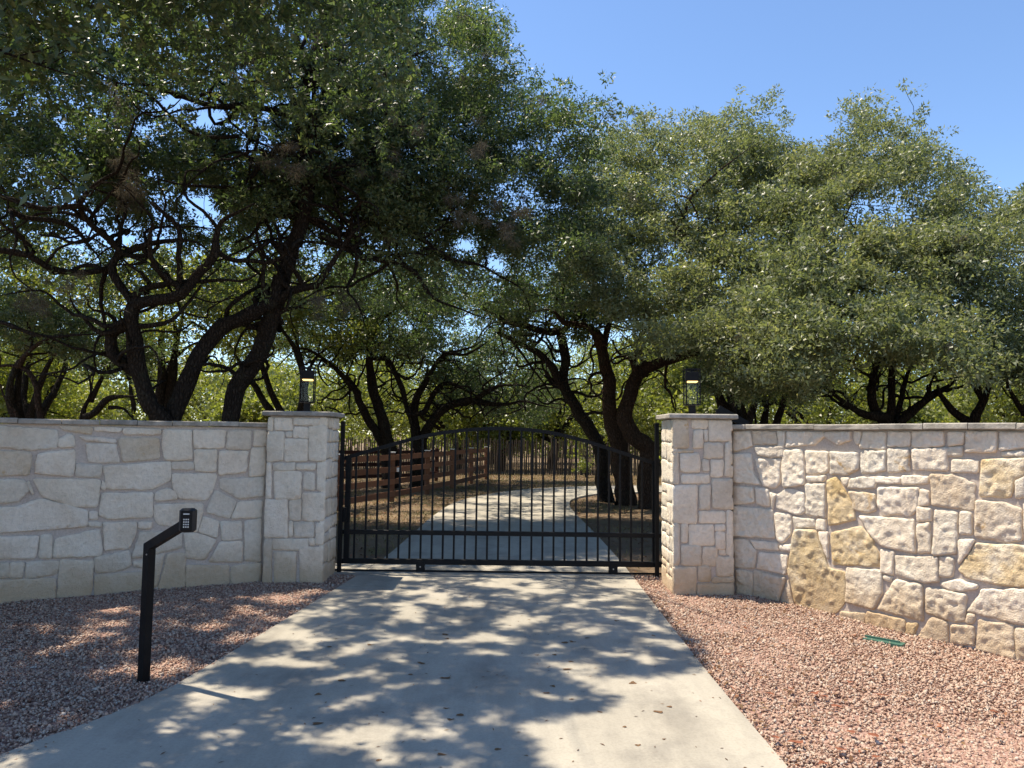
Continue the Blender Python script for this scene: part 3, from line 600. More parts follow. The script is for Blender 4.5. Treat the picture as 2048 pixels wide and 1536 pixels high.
# ------------------------------------------------------------------ keypad on gooseneck post
kb = gnd(287, 1358); kx, ky = kb[0], kb[1]; kp = empty('keypad_stand', (kx, ky, 0)); tag(kp, 'black gooseneck steel post carrying an entry keypad', 'keypad stand')
rzk = math.radians(-28); Rk = Matrix.Rotation(rzk, 3, 'Z'); ex = Rk @ Vector((1, 0, 0)); ey = Rk @ Vector((0, 1, 0)); B = Vector((kx, ky, 0))
ztop_ = at(302, 1092, ky)[2]; w = .053; arm_d = (ex * .90 + Vector((0, 0, .44))).normalized()
def prism(path, hw):                                   # mitred square tube in the ex-z plane
    vv = []; ff = []
    for i, p in enumerate(path):
        d0 = (path[i] - path[i - 1]).normalized() if i else (path[1] - path[0]).normalized(); d1 = (path[i + 1] - path[i]).normalized() if i < len(path) - 1 else d0
        n0 = ey.cross(d0); n1 = ey.cross(d1); m_ = (n0 + n1).normalized(); m_ = m_ / max(.2, m_.dot(n0))
        for su, sv in ((-1, -1), (1, -1), (1, 1), (-1, 1)): vv.append(p + m_ * hw * su + ey * hw * sv)
    for i in range(len(path) - 1):
        for q in range(4): ff.append((i * 4 + q, i * 4 + (q + 1) % 4, i * 4 + 4 + (q + 1) % 4, i * 4 + 4 + q))
    ff += [(3, 2, 1, 0), tuple(len(path) * 4 - 4 + q for q in range(4))]; return vv, ff
elbow = B + Vector((0, 0, ztop_)); head = elbow + arm_d * .40
vv, ff = prism([B + Vector((0, 0, -.15)), elbow, head], w / 2); m = MB(); m.add(vv, ff); m.build('gooseneck_tube', M['black'], kp)
MB().cyl(elbow + ex * .012 - ey * (w / 2 + .004) + Vector((0, 0, -.05)), elbow + ex * .012 - ey * (w / 2 - .01) + Vector((0, 0, -.05)), .005, 8).build('set_screw', M['steel'], kp)
fd = (ex * .55 - ey * .78).normalized() * 1.0; fd = Vector((fd.x, fd.y, 0)).normalized()       # keypad faces the drive
side = Vector((-fd.y, fd.x, 0)); KM = Matrix((side, fd, Vector((0, 0, 1)))).transposed(); kc = head + Vector((0, 0, .015)) + side * .0
body = MB().box(kc, (.098, .062, .15), KM, .014).build('keypad_housing', M['plastic'], kp)
MB().box(kc + fd * .033, (.07, .008, .125), KM, .003).build('face_plate', M['black'], body)
MB().box(kc + fd * .0385 + Vector((0, 0, .042)), (.036, .003, .006), KM).build('name_strip', M['key'], body)
for i in range(3):
    for j in range(4): MB().box(kc + fd * .0385 + side * (i - 1) * .013 + Vector((0, 0, .008 - j * .0155)), (.007, .003, .008), KM).build('key', M['key'], body)

# ------------------------------------------------------------------ small things on the gravel
a = gnd(1730, 1275); c = gnd(1808, 1290)
b = MB(); d = Vector(c - a); b.bar(Vector(a) + Vector((0, 0, -.012)), Vector(c) + Vector((0, 0, -.008)), .10, .03); b.bar(Vector(a) + d * .05 + Vector((0, .03, .01)), Vector(a) + d * .95 + Vector((0, .03, .012)), .02, .012)
tag(b.build('valve_box_lid', M['green']), 'green plastic valve box lid half buried in the gravel', 'lid')

# ------------------------------------------------------------------ board fences and stake fence behind the gate
def board_fence(pts, H, rails, mat, label, spacing, caps, seed, rail_h=.13):
    P = catmull(pts, .4); s = np.concatenate([[0], np.cumsum(np.linalg.norm(np.diff(P, axis=0), axis=1))])
    root = empty('board_fence', (*P[0], 0)); tag(root, label, 'fence'); r = random.Random(seed)
    n = max(2, int(round(s[-1] / spacing)) + 1); ts = np.linspace(0, s[-1], n)
    Q = [np.array([np.interp(t, s, P[:, 0]), np.interp(t, s, P[:, 1])]) for t in ts]
    for q in Q:
        po = MB().box((q[0], q[1], H / 2 - .05), (.12, .12, H + .1), Matrix.Rotation(r.uniform(-.1, .1) + .3, 3, 'Z'), .006).build('post', mat, root)
        if caps: MB().box((q[0], q[1], H + .012), (.14, .14, .024), Matrix.Rotation(.3, 3, 'Z'), .004).build('post_cap', M['white'], po)
    for a, b in zip(Q[:-1], Q[1:]):
        d = (b - a) / np.linalg.norm(b - a); nn = np.array([d[1], -d[0]]) * .08
        for z in rails:
            dz = r.uniform(-.012, .012); MB().bar((a[0] + nn[0] + d[0] * .004, a[1] + nn[1] + d[1] * .004, z + dz), (b[0] + nn[0] - d[0] * .004, b[1] + nn[1] - d[1] * .004, z + r.uniform(-.012, .012)), .028, rail_h).build('rail', mat, root)
    return root
board_fence([(-4.3, 13.2), (-3.42, 16.0), (-2.92, 17.4), (-2.0, 21), (-.9, 26.6)], 1.13, (1.03, .74, .44, .15), M['board'], 'brown four-rail board fence running along the drive behind the gate', 2.3, True, 5)
board_fence([(-9.5, 20.5), (-6.5, 21.8), (-4.2, 22.6), (-2.6, 25.4)], 1.1, (1.0, .62, .25), M['dark_board'], 'dark red three-rail fence set back behind the brown board fence', 2.0, False, 6, .11)
tg = at(790, 939, 17.55); b = MB().box((tg[0] + .09, tg[1] - .1, tg[2]), (.07, .012, .10), Matrix.Rotation(.3, 3, 'Z'), .004)
tag(b.build('fence_tag', M['white']), 'small white plate nailed to the brown board fence', 'sign')
def stake_fence(pts, label, seed):
    P = catmull(pts, .3); s = np.concatenate([[0], np.cumsum(np.linalg.norm(np.diff(P, axis=0), axis=1))]); r = random.Random(seed)
    root = empty('stake_fence', (*P[0], 0)); tag(root, label, 'fence'); variants = []
    for q in range(7):
        m_ = MB(); n = 5; hgt = 1.32 + r.uniform(-.13, .13); rad = r.uniform(.028, .045); rows = []; v = []; f = []
        for i in range(4):
            z = (-.1, .5, 1.0, hgt)[i]; cx, cy = r.uniform(-.015, .015), r.uniform(-.01, .01); rr = rad * (1 - .12 * i)
            v += [(cx + rr * math.cos(2 * math.pi * j / n), cy + rr * math.sin(2 * math.pi * j / n), z) for j in range(n)]
        for i in range(3):
            for j in range(n): f.append((i * n + j, i * n + (j + 1) % n, i * n + n + (j + 1) % n, i * n + n + j))
        f.append(tuple(range(3 * n, 4 * n))); me = mesh('stake', v, f); me.materials.append(M['stake']); variants.append(me)
    t = 0; k = 0; rest = MB(); t_end = s[-1]
    pos = []
    while t < t_end: pos.append(t); t += r.uniform(.075, .10)
    order = sorted(pos, key=lambda q: abs(np.interp(q, s, P[:, 0]) - .8)); first = set(order[:290])
    for q in pos:
        x, y = np.interp(q, s, P[:, 0]), np.interp(q, s, P[:, 1]); me = r.choice(variants); off = r.uniform(-.02, .02)
        if q in first:
            o = bpy.data.objects.new('stake', me); COL.objects.link(o); o.parent = root; o.location = (x - P[0][0], y + off - P[0][1], 0); o.rotation_euler = (r.uniform(-.02, .02), r.uniform(-.03, .03), r.uniform(0, 6))
        else:
            rest.add([(v_.co.x + x, v_.co.y + y + off, v_.co.z) for v_ in me.vertices], [tuple(p_.vertices) for p_ in me.polygons])
    tag(rest.build('far_stakes', M['stake'], root), kind='stuff')
stake_fence([(-13, 27.5), (-6, 28.6), (-1, 29.8), (4, 30.6), (10, 30.4), (18, 29)], 'weathered cedar stake fence closing off the yard beyond the drive', 3)

# ------------------------------------------------------------------ trees
def tube(acc, P, rad, k):
    P = np.asarray(P, float); n = len(P); T = np.gradient(P, axis=0); T /= np.linalg.norm(T, axis=1)[:, None] + 1e-9
    ref = np.array([.31, -.83, .46]); X = np.cross(T, ref); X /= np.linalg.norm(X, axis=1)[:, None] + 1e-9; Y = np.cross(T, X)
    a = 2 * np.pi * np.arange(k) / k; rad = np.asarray(rad, float)[:, None, None]
    V = P[:, None] + rad * (np.cos(a)[None, :, None] * X[:, None] + np.sin(a)[None, :, None] * Y[:, None])
    if k >= 8:                                               # burls and ridges on the thick wood
        nz = vnoise(V.reshape(-1, 3) * np.array([6, 6, 4])).reshape(n, k, 1) - .5; V = P[:, None] + (V - P[:, None]) * (1 + nz * .42)
    i = np.arange(n - 1)[:, None] * k; j = np.arange(k)[None]; j2 = (j + 1) % k
    F = np.stack([i + j, i + j2, i + k + j2, i + k + j], -1).reshape(-1, 4)
    acc[0].append(V.reshape(-1, 3)); acc[1].append(F + acc[2][0]); acc[2][0] += n * k
def acc_new(): return [[], [], [0]]
def leaves(centres, per, crad, L, Wd, r, droop=.0, up=.6, tri=False):
    n = len(centres) * per; C = np.repeat(centres, per, 0)
    off = r.normal(size=(n, 3)); off /= np.linalg.norm(off, axis=1)[:, None]; off *= (r.random(n) ** .45)[:, None]
    cr = np.repeat(r.uniform(.65, 1.35, len(centres)) * crad, per)[:, None]
    B = C + off * cr * np.array([1, 1, .75])
    d = off * .9 + r.normal(size=(n, 3)) * .6; d[:, 2] -= droop; d /= np.linalg.norm(d, axis=1)[:, None]
    nr = r.normal(size=(n, 3)); nr[:, 2] += up; s = np.cross(d, nr); s /= np.linalg.norm(s, axis=1)[:, None] + 1e-9; nr = np.cross(s, d)
    l = (L * r.uniform(.6, 1.3, n))[:, None]; w = (Wd * r.uniform(.7, 1.25, n))[:, None]
    if tri: return np.stack([B + s * w * .5, B + d * l, B - s * w * .5], 1).reshape(-1, 3), np.arange(3 * n).reshape(-1, 3)
    V = np.stack([B, B + d * l * .5 + s * w * .5 + nr * w * .18, B + d * l, B + d * l * .5 - s * w * .5 + nr * w * .18], 1)
    b = np.arange(n)[:, None] * 4
    F = np.concatenate([b + np.array([[0, 1, 2]]), b + np.array([[0, 2, 3]])], 1).reshape(-1, 3)
    return V.reshape(-1, 3), F
def sample(poly, n, dfun, r, gaps=(), thr=.42, ns=1.15):
    poly = np.asarray(poly, float); lo, hi = poly.min(0), poly.max(0); out = []; got = 0
    while got < n:
        P = r.uniform(lo - 40, hi + 40, (n * 2, 2)); wob = np.stack([vnoise(np.c_[P / 38, np.full(len(P), 2.2)]) + .6 * vnoise(np.c_[P / 15, np.full(len(P), 5.2)]) - .8, vnoise(np.c_[P / 38, np.full(len(P), 8.2)]) + .6 * vnoise(np.c_[P / 15, np.full(len(P), 11.2)]) - .8], -1) * 62; P = P[inside(poly, P + wob)]
        for gx_, gy_, ga, gb in gaps:
            e = ((P[:, 0] - gx_) / ga) ** 2 + ((P[:, 1] - gy_) / gb) ** 2; P = P[(e > 1) | (r.random(len(P)) < .06)]
        Y = dfun(P, r); d = FWD[None] + ((P[:, 0] - 1024) / FPX)[:, None] * RGT - ((P[:, 1] - 768) / FPX)[:, None] * UPV
        W3 = d * (Y / d[:, 1])[:, None] + np.array([0, 0, CAM_H])
        nz = .6 * vnoise(W3 * ns) + .4 * vnoise(W3 * ns * 2.3 + 9); keep = nz > thr + .03 + r.normal(0, .04, len(W3))
        W3 = W3[keep]; out.append(W3); got += len(W3)
    return np.vstack(out)[:n]
def pads(C, m, r, sx=.40, sz=.17, gaps=()):
    k_ = r.uniform(.6, 1.35, len(C)); P = np.repeat(C, m, 0) + r.normal(size=(len(C) * m, 3)) * np.repeat(k_, m)[:, None] * np.array([sx, sx, sz]); q = project(P); ok = np.ones(len(P), bool)
    for gx_, gy_, ga, gb in gaps: ok &= ((q[:, 0] - gx_) / ga) ** 2 + ((q[:, 1] - gy_) / gb) ** 2 > .9
    return P[ok]
def tree(name, label, limbs, crown, leaf_mat, per, crad, L, Wd, seed, bark='bark', nbranch=120, ntwig=500, moss=None, group=None, cat='tree', droop=.15, ground_z=-.1, tri=True, rmin=.006, thick=1.0, extra=None, wander=0, wr=(.018, .045)):
    r = np.random.default_rng(seed); acc = acc_new(); S = []; SR = []; base = None
    starts = [np.array(at(l_[0][0][0], l_[0][0][1], l_[1]) if l_[2] is not None else l_[0][0], float) for l_ in limbs]
    for li, lm in enumerate(limbs):
        pts, d0, d1, r0, r1 = lm[:5]
        ds = np.linspace(d0, d1, len(pts)) if d1 is not None else None
        W3 = np.array([at(p[0], p[1], d) for p, d in zip(pts, ds)]) if ds is not None else np.array(pts, float)
        root_limb = len(lm) > 5
        rr = np.linspace(r0, r1, len(pts))
        if root_limb:                                        # carry the stem down into the ground
            b = W3[0]; t = (W3[1] - W3[0]); t = t / (abs(t[2]) + .2); drop = b[2] + .1
            g = b - np.array([np.clip(t[0], -.5, .5) * drop * .6, np.clip(t[1], -.4, .4) * drop * .6, drop])
            W3 = np.vstack([g, (g + b) / 2 + np.array([0, 0, -.1]), W3]); rr = np.concatenate([[r0 * 1.5, r0 * 1.12], rr])
            if base is None: base = g
        e3 = W3[-1]; cont = any(np.linalg.norm(q - e3) < .45 for q in starts)
        n0 = len(W3); P = catmull(W3, .12); ti = np.linspace(0, 1, n0)
        R_ = np.interp(np.linspace(0, 1, len(P)), ti, rr) * thick
        if not cont: R_ = R_ * np.interp(np.linspace(0, 1, len(P)), [0, .55, 1], [1, .9, .22])
        P = P + (np.stack([vnoise(P * 2.1 + 5), vnoise(P * 2.1 + 17), vnoise(P * 2.1 + 29)], -1) - .5) * np.minimum(.22, .05 + R_ * .4)[:, None] * np.minimum(1, np.arange(len(P)) / 4)[:, None]
        tube(acc, P, R_, 10 if r0 > .07 else 8); S.append(P); SR.append(R_)
    if wander:
        A0 = np.vstack(S); R0_ = np.concatenate(SR); ok = np.where((R0_ > .035) & (A0[:, 2] > 2.0))[0]
        for q in range(wander):
            i = ok[r.integers(len(ok))]; p = A0[i].copy(); L_ = r.uniform(1.0, 3.2); d = r.normal(size=3) * np.array([1, .8, .55]); d[2] += .25; d /= np.linalg.norm(d); ra = min(R0_[i] * .7, r.uniform(*wr)); pts = [p.copy()]; turn = r.normal(size=3) * .5
            for _ in range(int(L_ / .13)):
                if r.random() < .5: turn = r.normal(size=3) * 1.05
                d = d + turn * .34 + r.normal(size=3) * .13; d[2] += .02; d /= np.linalg.norm(d); p = p + d * .13
                if p[2] < 2.2: d[2] = abs(d[2])
                pts.append(p.copy())
            P = np.array(pts); R_ = np.linspace(ra, .006, len(P)); tube(acc, P, R_, 7); S.append(P); SR.append(R_)
    S = np.vstack(S); SR = np.concatenate(SR)
    if base is None: base = S[0]
    root = empty(name, (base[0], base[1], 0)); tag(root, label, cat, group)
    link('trunk', tri_mesh('trunk', np.vstack(acc[0]), np.vstack(acc[1])), M[bark], root, True)
    br = acc_new()
    for stage, (num, rb, k, stp) in enumerate(((nbranch, .045, 6, .22), (ntwig, .014, 4, .3))):
        if not num: continue
        T = crown[r.choice(len(crown), min(num, len(crown)), replace=False)]
        dist = np.array([np.min(((S[::3] - t) ** 2).sum(1)) for t in T]); T = T[np.argsort(dist)]
        nS, nR = [S], [SR]; buf = S; bufR = SR; add = []; addR = []
        for q, t in enumerate(T):
            if add and q % 12 == 0: buf = np.vstack([buf] + add); bufR = np.concatenate([bufR] + addR); add = []; addR = []
            dd = ((buf - t) ** 2).sum(1) + 40 * np.maximum(0, .016 - bufR) ** 1; i = int(np.argmin(dd)); a = buf[i]; ra = min(bufR[i] * .75, rb); L_ = np.linalg.norm(t - a)
            if L_ < .08 or L_ > 5: continue
            n = max(4, int(L_ / stp) + 2); s = np.linspace(0, 1, n)[:, None]
            mid = (a + t) / 2 + r.normal(0, .16, 3) * L_ + np.array([0, 0, -.06 * L_])
            P = (1 - s) ** 2 * a + 2 * s * (1 - s) * mid + s ** 2 * t; P[1:-1] += r.normal(0, .03, (n - 2, 3)) * min(1, L_)
            R_ = np.linspace(max(ra, rmin), rmin * .7, n); tube(br, P, R_, k); add.append(P); addR.append(R_)
        S = np.vstack([buf] + add); SR = np.concatenate([bufR] + addR)
    if br[0]: tag(link('branches', tri_mesh('branches', np.vstack(br[0]), np.vstack(br[1])), M[bark], root, True), kind='stuff')
    V, F = leaves(crown, per, crad, L, Wd, r, droop, tri=tri)
    if extra is not None:
        V2, F2 = leaves(extra[0], extra[1], extra[2], L, Wd, r, droop, tri=tri); F = np.vstack([F, F2 + len(V)]); V = np.vstack([V, V2])
    link('crown', tri_mesh('crown', V, F), M[leaf_mat], root)
    if moss is not None and len(moss):
        V, F = leaves(moss, 90, .085, .11, .007, r, .7, 0, tri=True); tag(link('ball_moss', tri_mesh('ball_moss', V, F), M['moss'], root), kind='stuff')
    return root

Z1 = zoomed(2.926, 0, 400); Z2 = zoomed(2.844, 600, 400); Z3 = zoomed(3.01, 660, 680); Z4 = zoomed(2.566, 1250, 400); ZA = zoomed(2.926, 0, 0); ZB = zoomed(2.926, 650, 0)
def zp(z, t): return [z(tuple(map(float, p.split(',')))) for p in t.split()]

# ---- the big spreading oak behind the left wall
r1 = np.random.default_rng(101)
limbs1 = [
    (zp(Z1, "945,1290 880,1200 830,1060 795,950 785,800 770,700 790,610"), 10.4, 10.0, .20, .125, 1),
    (zp(Z1, "790,1010 740,970 665,900 650,800 685,748 745,735 775,690"), 10.35, 10.1, .12, .10),
    (zp(Z1, "790,620 870,590 1050,540 1150,430 1250,320 1262,220 1300,120 1390,70 1500,20"), 10.0, 9.6, .125, .06),
    (zp(Z1, "790,610 700,490 668,390 720,320 830,270 900,250 1050,240 1160,250 1225,305"), 10.0, 10.2, .095, .05),
    (zp(Z1, "830,270 880,340 940,390 1000,470 960,510 850,530"), 10.1, 10.6, .05, .03),
    (zp(Z1, "720,320 640,230 560,170 500,100 470,20 440,-80 300,-200"), 10.0, 9.2, .07, .04),
    (zp(Z1, "1000,1290 1060,1150 1130,1000 1180,880 1290,750 1450,690 1600,600 1640,450"), 10.6, 10.9, .19, .13, 1),
    (zp(Z1, "1600,610 1720,530 1850,500 1890,440 1990,300 2060,200 2150,120"), 10.9, 10.6, .10, .05),
    (zp(Z1, "1350,1290 1400,1100 1480,950 1560,780 1620,650 1650,500 1690,300"), 11.2, 11.0, .20, .15, 1),
    ([(578, 503), (605, 440), (614, 342), (596, 240), (615, 170), (640, 60), (650, -60)], 11.0, 10.6, .15, .07),
    ([(640, 470), (684, 491), (716, 512), (783, 523), (828, 548), (867, 597), (934, 625), (985, 640)], 10.9, 12.6, .075, .03),
    ([(605, 430), (690, 470), (760, 440), (830, 470), (906, 520), (960, 530), (1000, 552), (1045, 580), (1060, 622)], 10.9, 13.5, .06, .045),
    ([(600, 250), (650, 212), (690, 191), (728, 171), (787, 143), (830, 110), (900, 90)], 11.0, 11.8, .07, .03),
    ([(610, 350), (650, 327), (728, 321), (752, 290), (776, 239), (830, 200)], 11.0, 12.0, .075, .03),
    ([(728, 321), (800, 330), (860, 310), (960, 330), (1080, 300)], 11.3, 12.6, .045, .02),
    ([(614, 330), (560, 300), (480, 370), (400, 372), (330, 360), (280, 350)], 11.0, 9.6, .065, .03),
    ([(600, 240), (520, 215), (440, 215), (370, 195), (290, 170), (230, 165), (150, 120)], 11.0, 9.2, .075, .04),
    (zp(ZA, "1400,800 1180,800 1050,730 960,640 880,560 760,520 640,470"), 10.4, 9.2, .04, .03),
    ([(600, 110), (500, 110), (400, 90), (300, 85), (180, 60), (80, 30)], 10.6, 8.8, .07, .03),
    ([(160, 411), (80, 418), (20, 400), (-80, 380)], 9.4, 9.0, .055, .03),
    (zp(Z1, "-150,260 0,290 180,320 280,390 380,430 540,430 660,400"), 9.3, 10.2, .05, .06),
    (zp(Z1, "60,60 150,110 330,130 450,180 520,270 580,330 600,400"), 9.2, 10.2, .05, .035),
    (zp(Z1, "-60,700 60,730 180,780 330,800 500,790 640,770"), 10.3, 10.2, .04, .03),
    # limbs reaching forward over the wall and the drive, above the picture
    ([(-2.75, 10.6, 8.35), (-2.9, 9.6, 8.5), (-3.1, 8.6, 8.4), (-3.2, 7.6, 8.2), (-3.1, 6.6, 7.8), (-2.8, 5.6, 7.3), (-2.5, 4.8, 6.8)], 0, None, .05, .012),
    ([(-2.9, 9.6, 8.5), (-2.2, 8.9, 8.5), (-1.7, 8.2, 8.2), (-1.3, 7.5, 7.7), (-.9, 6.9, 7.3)], 0, None, .03, .010),
    ([(-3.1, 8.6, 8.4), (-4.0, 7.9, 8.2), (-4.8, 7.0, 7.8), (-5.3, 6.2, 7.2)], 0, None, .03, .010),
]
poly1 = [(-200, -420), (300, -520), (700, -330), (760, -60), (800, -15), (880, -8), (985, 8), (1000, 40), (985, 85), (1040, 120), (1050, 190), (1110, 152), (1160, 165), (1212, 215), (1226, 275), (1212, 318), (1175, 335), (1198, 400), (1188, 450), (1150, 505), (1090, 525), (1000, 565), (900, 600), (800, 615), (700, 625), (600, 640), (500, 650), (420, 640), (300, 620), (200, 645), (100, 650), (0, 670), (-200, 690)]
gaps1 = [(480, 150, 18, 12), (540, 210, 14, 18), (690, 250, 14, 16), (500, 300, 20, 12), (120, 250, 14, 12), (280, 260, 16, 12), (850, 180, 10, 12), (700, 400, 16, 10), (560, 440, 12, 18), (820, 430, 16, 10), (320, 430, 20, 12), (90, 470, 20, 10), (480, 520, 18, 14), (760, 150, 10, 10), (640, 180, 10, 14), (345, 205, 42, 20), (412, 238, 36, 32), (415, 425, 26, 52), (385, 400, 28, 20), (250, 482, 20, 14), (560, 55, 12, 24), (605, 75, 26, 12), (205, 85, 16, 12), (325, 100, 22, 12), (150, 395, 28, 14), (50, 330, 16, 18), (930, 490, 26, 16), (990, 530, 26, 18), (1060, 560, 24, 16), (450, 205, 14, 14), (700, 90, 12, 14), (300, 345, 14, 10), (180, 425, 26, 14), (1120, 270, 10, 10), (860, 20, 12, 14), (740, 8, 12, 12), (640, 505, 10, 8), (790, 500, 12, 10)]
def d1(P, r):
    x, y = P[:, 0], P[:, 1]; u = r.random(len(P)); near = np.where(x > 700, 12.6 - 2.4 * np.clip(y / 520, -.2, 1), 9.5 + np.clip(x, 0, 700) / 700 * .8 + 1.3 * (1 - np.clip(y / 380, -.3, 1))); d = near + u * 4.0
    low = np.clip((y - 380) / 120, 0, 1) * (r.random(len(P)) < .86); return d * (1 - low) + (11.6 + u * 3.2) * low
crown1 = np.vstack([pads(sample(poly1, 370, d1, r1, gaps1, .42), 38, r1, .33, .13, gaps1), sample(poly1, 3400, d1, r1, gaps1, .45), pads(sample([(640, -60), (760, -60), (985, 8), (1000, 40), (985, 85), (1040, 120), (1050, 190), (1110, 152), (1160, 165), (1212, 215), (1226, 275), (1175, 335), (1198, 400), (1150, 505), (900, 560), (640, 480)], 95, d1, r1, gaps1, .36), 34, r1, .33, .15, gaps1)])
keep = (np.clip((project(crown1)[:, 1] - 400) / 200, 0, .85) < r1.random(len(crown1))); crown1 = crown1[keep]
# foliage overhead whose shade falls on the drive: spread over the area that is shaded in the photograph
shade = [(640, 1095), (1120, 1095), (1255, 1120), (1272, 1165), (1310, 1215), (1345, 1250), (1402, 1290), (1408, 1330), (1330, 1348), (1185, 1350), (1105, 1345), (1185, 1385), (1235, 1402), (1140, 1425), (1010, 1450), (1050, 1490), (1085, 1560), (1090, 1800), (-700, 1800), (-700, 1200), (0, 1225), (500, 1165)]
def overhead(n, r):
    out = []
    while sum(map(len, out)) < n:
        P = r.uniform((-700, 1090), (1420, 1800), (n * 3, 2)); P = P[inside(shade, P)]
        G = np.array([gnd(*p) for p in P]); G = G[(G[:, 1] > 2.0) & (G[:, 0] > -6)]
        w = np.minimum(1, (G[:, 1] / 10.0) ** 2.6); G = G[r.random(len(G)) < w]               # even per square metre
        z = r.uniform(4.9, 7.6, len(G)); W3 = G - SUN[None] * z[:, None]
        q = project(W3); nz = .6 * vnoise(np.c_[G[:, :2] * 3.3, np.zeros(len(G)) + 3.3]) + .4 * vnoise(np.c_[G[:, :2] * 7.5, np.zeros(len(G)) + 7.1])
        ok = ((q[:, 1] < -70) | (q[:, 0] < -150) | (inside(poly1, q + np.array([25, 0])) & (q[:, 1] < r.uniform(-260, 340, len(q))))) & (nz > np.where(G[:, 0] < by_y(DL, G[:, 1]), .385, .43))
        for gx_, gy_, ga, gb in gaps1: ok &= ((q[:, 0] - gx_) / ga) ** 2 + ((q[:, 1] - gy_) / gb) ** 2 > 1
        out.append(W3[ok])
    return np.vstack(out)[:n]
over1 = overhead(9000, r1)
moss_px = zp(ZA, "690,600 720,940 740,1050 760,1150 700,620 1420,370 1400,180 1440,220 1300,100 700,1100") + [(250, 330), (255, 400), (560, 300), (600, 330), (630, 610), (700, 600), (930, 430), (1000, 430), (1040, 420), (780, 340), (720, 350), (770, 215), (830, 260), (1010, 470), (100, 600), (60, 590), (150, 570), (640, 60), (680, 100), (660, 30), (540, 330), (900, 380), (950, 300)]
moss1 = np.vstack([np.array([at(x + r1.normal(0, 14), y + r1.normal(0, 18), 9.3 + r1.random() * 1.6 if x < 650 else 10.3 + r1.random() * 1.6) for _ in range(5)]) for x, y in moss_px] + [crown1[r1.choice(len(crown1), 130)] + np.array([0, -.1, -.15])])
tree('live_oak', 'huge dark live oak with twisted stems spreading over the shaded wall', limbs1, crown1, 'leaf', 30, .16, .070, .035, 1, 'bark', 260, 1100, moss1, thick=.75, extra=(over1, 20, .085), wander=130, wr=(.022, .055))

def yard_canopy(n, r):
    out = []
    while sum(map(len, out)) < n:
        G = np.stack([r.uniform(-6.5, 5, n * 3), r.uniform(9.2, 27, n * 3), np.zeros(n * 3)], -1)
        nz = .6 * vnoise(np.c_[G[:, :2] * 1.3, np.zeros(len(G)) + 21]) + .4 * vnoise(np.c_[G[:, :2] * 3.4, np.zeros(len(G)) + 33]); G = G[nz > .46]
        z = r.uniform(4.0, 7.2, len(G)); W3 = G - SUN[None] * z[:, None]; q = project(W3)
        ok = inside([(420, 380), (1150, 380), (1180, 520), (1330, 560), (1330, 640), (420, 610)], q) & (W3[:, 1] > 12)
        for gx_, gy_, ga, gb in gaps1 + gapsC: ok &= (((q[:, 0] - gx_) / ga) ** 2 + ((q[:, 1] - gy_) / gb) ** 2 > 1)
        out.append(W3[ok])
    return np.vstack(out)[:n]
gapsC = [(560, 735, 40, 16), (640, 725, 26, 10), (845, 735, 14, 18), (785, 745, 18, 12), (655, 600, 20, 12), (740, 575, 14, 10), (880, 640, 16, 10), (950, 660, 30, 10), (820, 655, 12, 14), (1190, 700, 10, 18)]
yc = yard_canopy(2900, np.random.default_rng(71)); ycC = yc[yc[:, 0] < -1.4]; ycL = yc[yc[:, 0] >= -1.4]

# ---- branch with broad leaves hanging in from a tree beside the camera
rn = np.random.default_rng(55)
polyN = [(-260, -160), (90, -160), (250, -60), (270, 40), (160, 90), (215, 130), (215, 165), (190, 210), (200, 280), (190, 345), (150, 360), (120, 420), (60, 340), (0, 380), (-260, 420)]
crownN = sample(polyN, 420, lambda P, r: 4.2 + r.random(len(P)) * 1.3, rn, [(60, 240, 18, 14), (90, 330, 20, 14), (30, 120, 22, 16), (130, 200, 14, 12)], .49, 2.3)
Gn = crownN + SUN[None] * crownN[:, 2:3]; crownN = crownN[(.55 * vnoise(np.c_[Gn[:, :2] * 2.4, np.zeros(len(Gn)) + 40]) + .45 * vnoise(np.c_[Gn[:, :2] * 5.5, np.zeros(len(Gn)) + 44])) > .5]   # open gaps between the sprays
tree('overhanging_tree', 'broad-leaved tree whose dark branch hangs in beside the shaded wall', [([(-5.6, 3.7, -.1), (-5.5, 3.8, 1.6), (-5.2, 4.0, 2.9), (-4.7, 4.3, 3.7), (-4.1, 4.6, 4.1), (-3.5, 4.7, 4.15), (-3.0, 4.8, 4.0)], 0, None, .14, .02), ([(-4.7, 4.3, 3.7), (-4.2, 4.5, 3.5), (-3.7, 4.7, 3.3), (-3.3, 4.8, 3.1)], 0, None, .05, .015)],
     crownN, 'leaf_near', 15, .14, .090, .036, 56, 'bark', 40, 120, None, None, 'tree', .1, tri=False)

# ---- paired oaks by the drive, behind the gate on the right
rr = np.random.default_rng(202)
polyG = [(1170, 335), (1205, 290), (1240, 262), (1300, 270), (1330, 252), (1392, 245), (1440, 235), (1470, 222), (1520, 240), (1570, 262), (1585, 300), (1640, 300), (1660, 400), (1650, 560), (1600, 700), (1540, 790), (1470, 800), (1440, 740), (1400, 700), (1330, 690), (1250, 660), (1190, 600), (1165, 500)]
gapsR = [(1432, 572, 14, 9), (1337, 640, 12, 16), (1420, 680, 14, 8), (1505, 645, 8, 8), (1465, 780, 8, 8), (1240, 600, 10, 10), (1560, 690, 10, 10)]
dG = (lambda P, r: 16.2 - 4.0 * np.clip((P[:, 1] - 240) / 420, 0, 1) + r.random(len(P)) ** 1.3 * 3.6)
crownG = np.vstack([sample(polyG, 1300, dG, rr, gapsR, .44), pads(sample(polyG, 165, dG, rr, gapsR, .38), 24, rr, .36, .15, gapsR)])
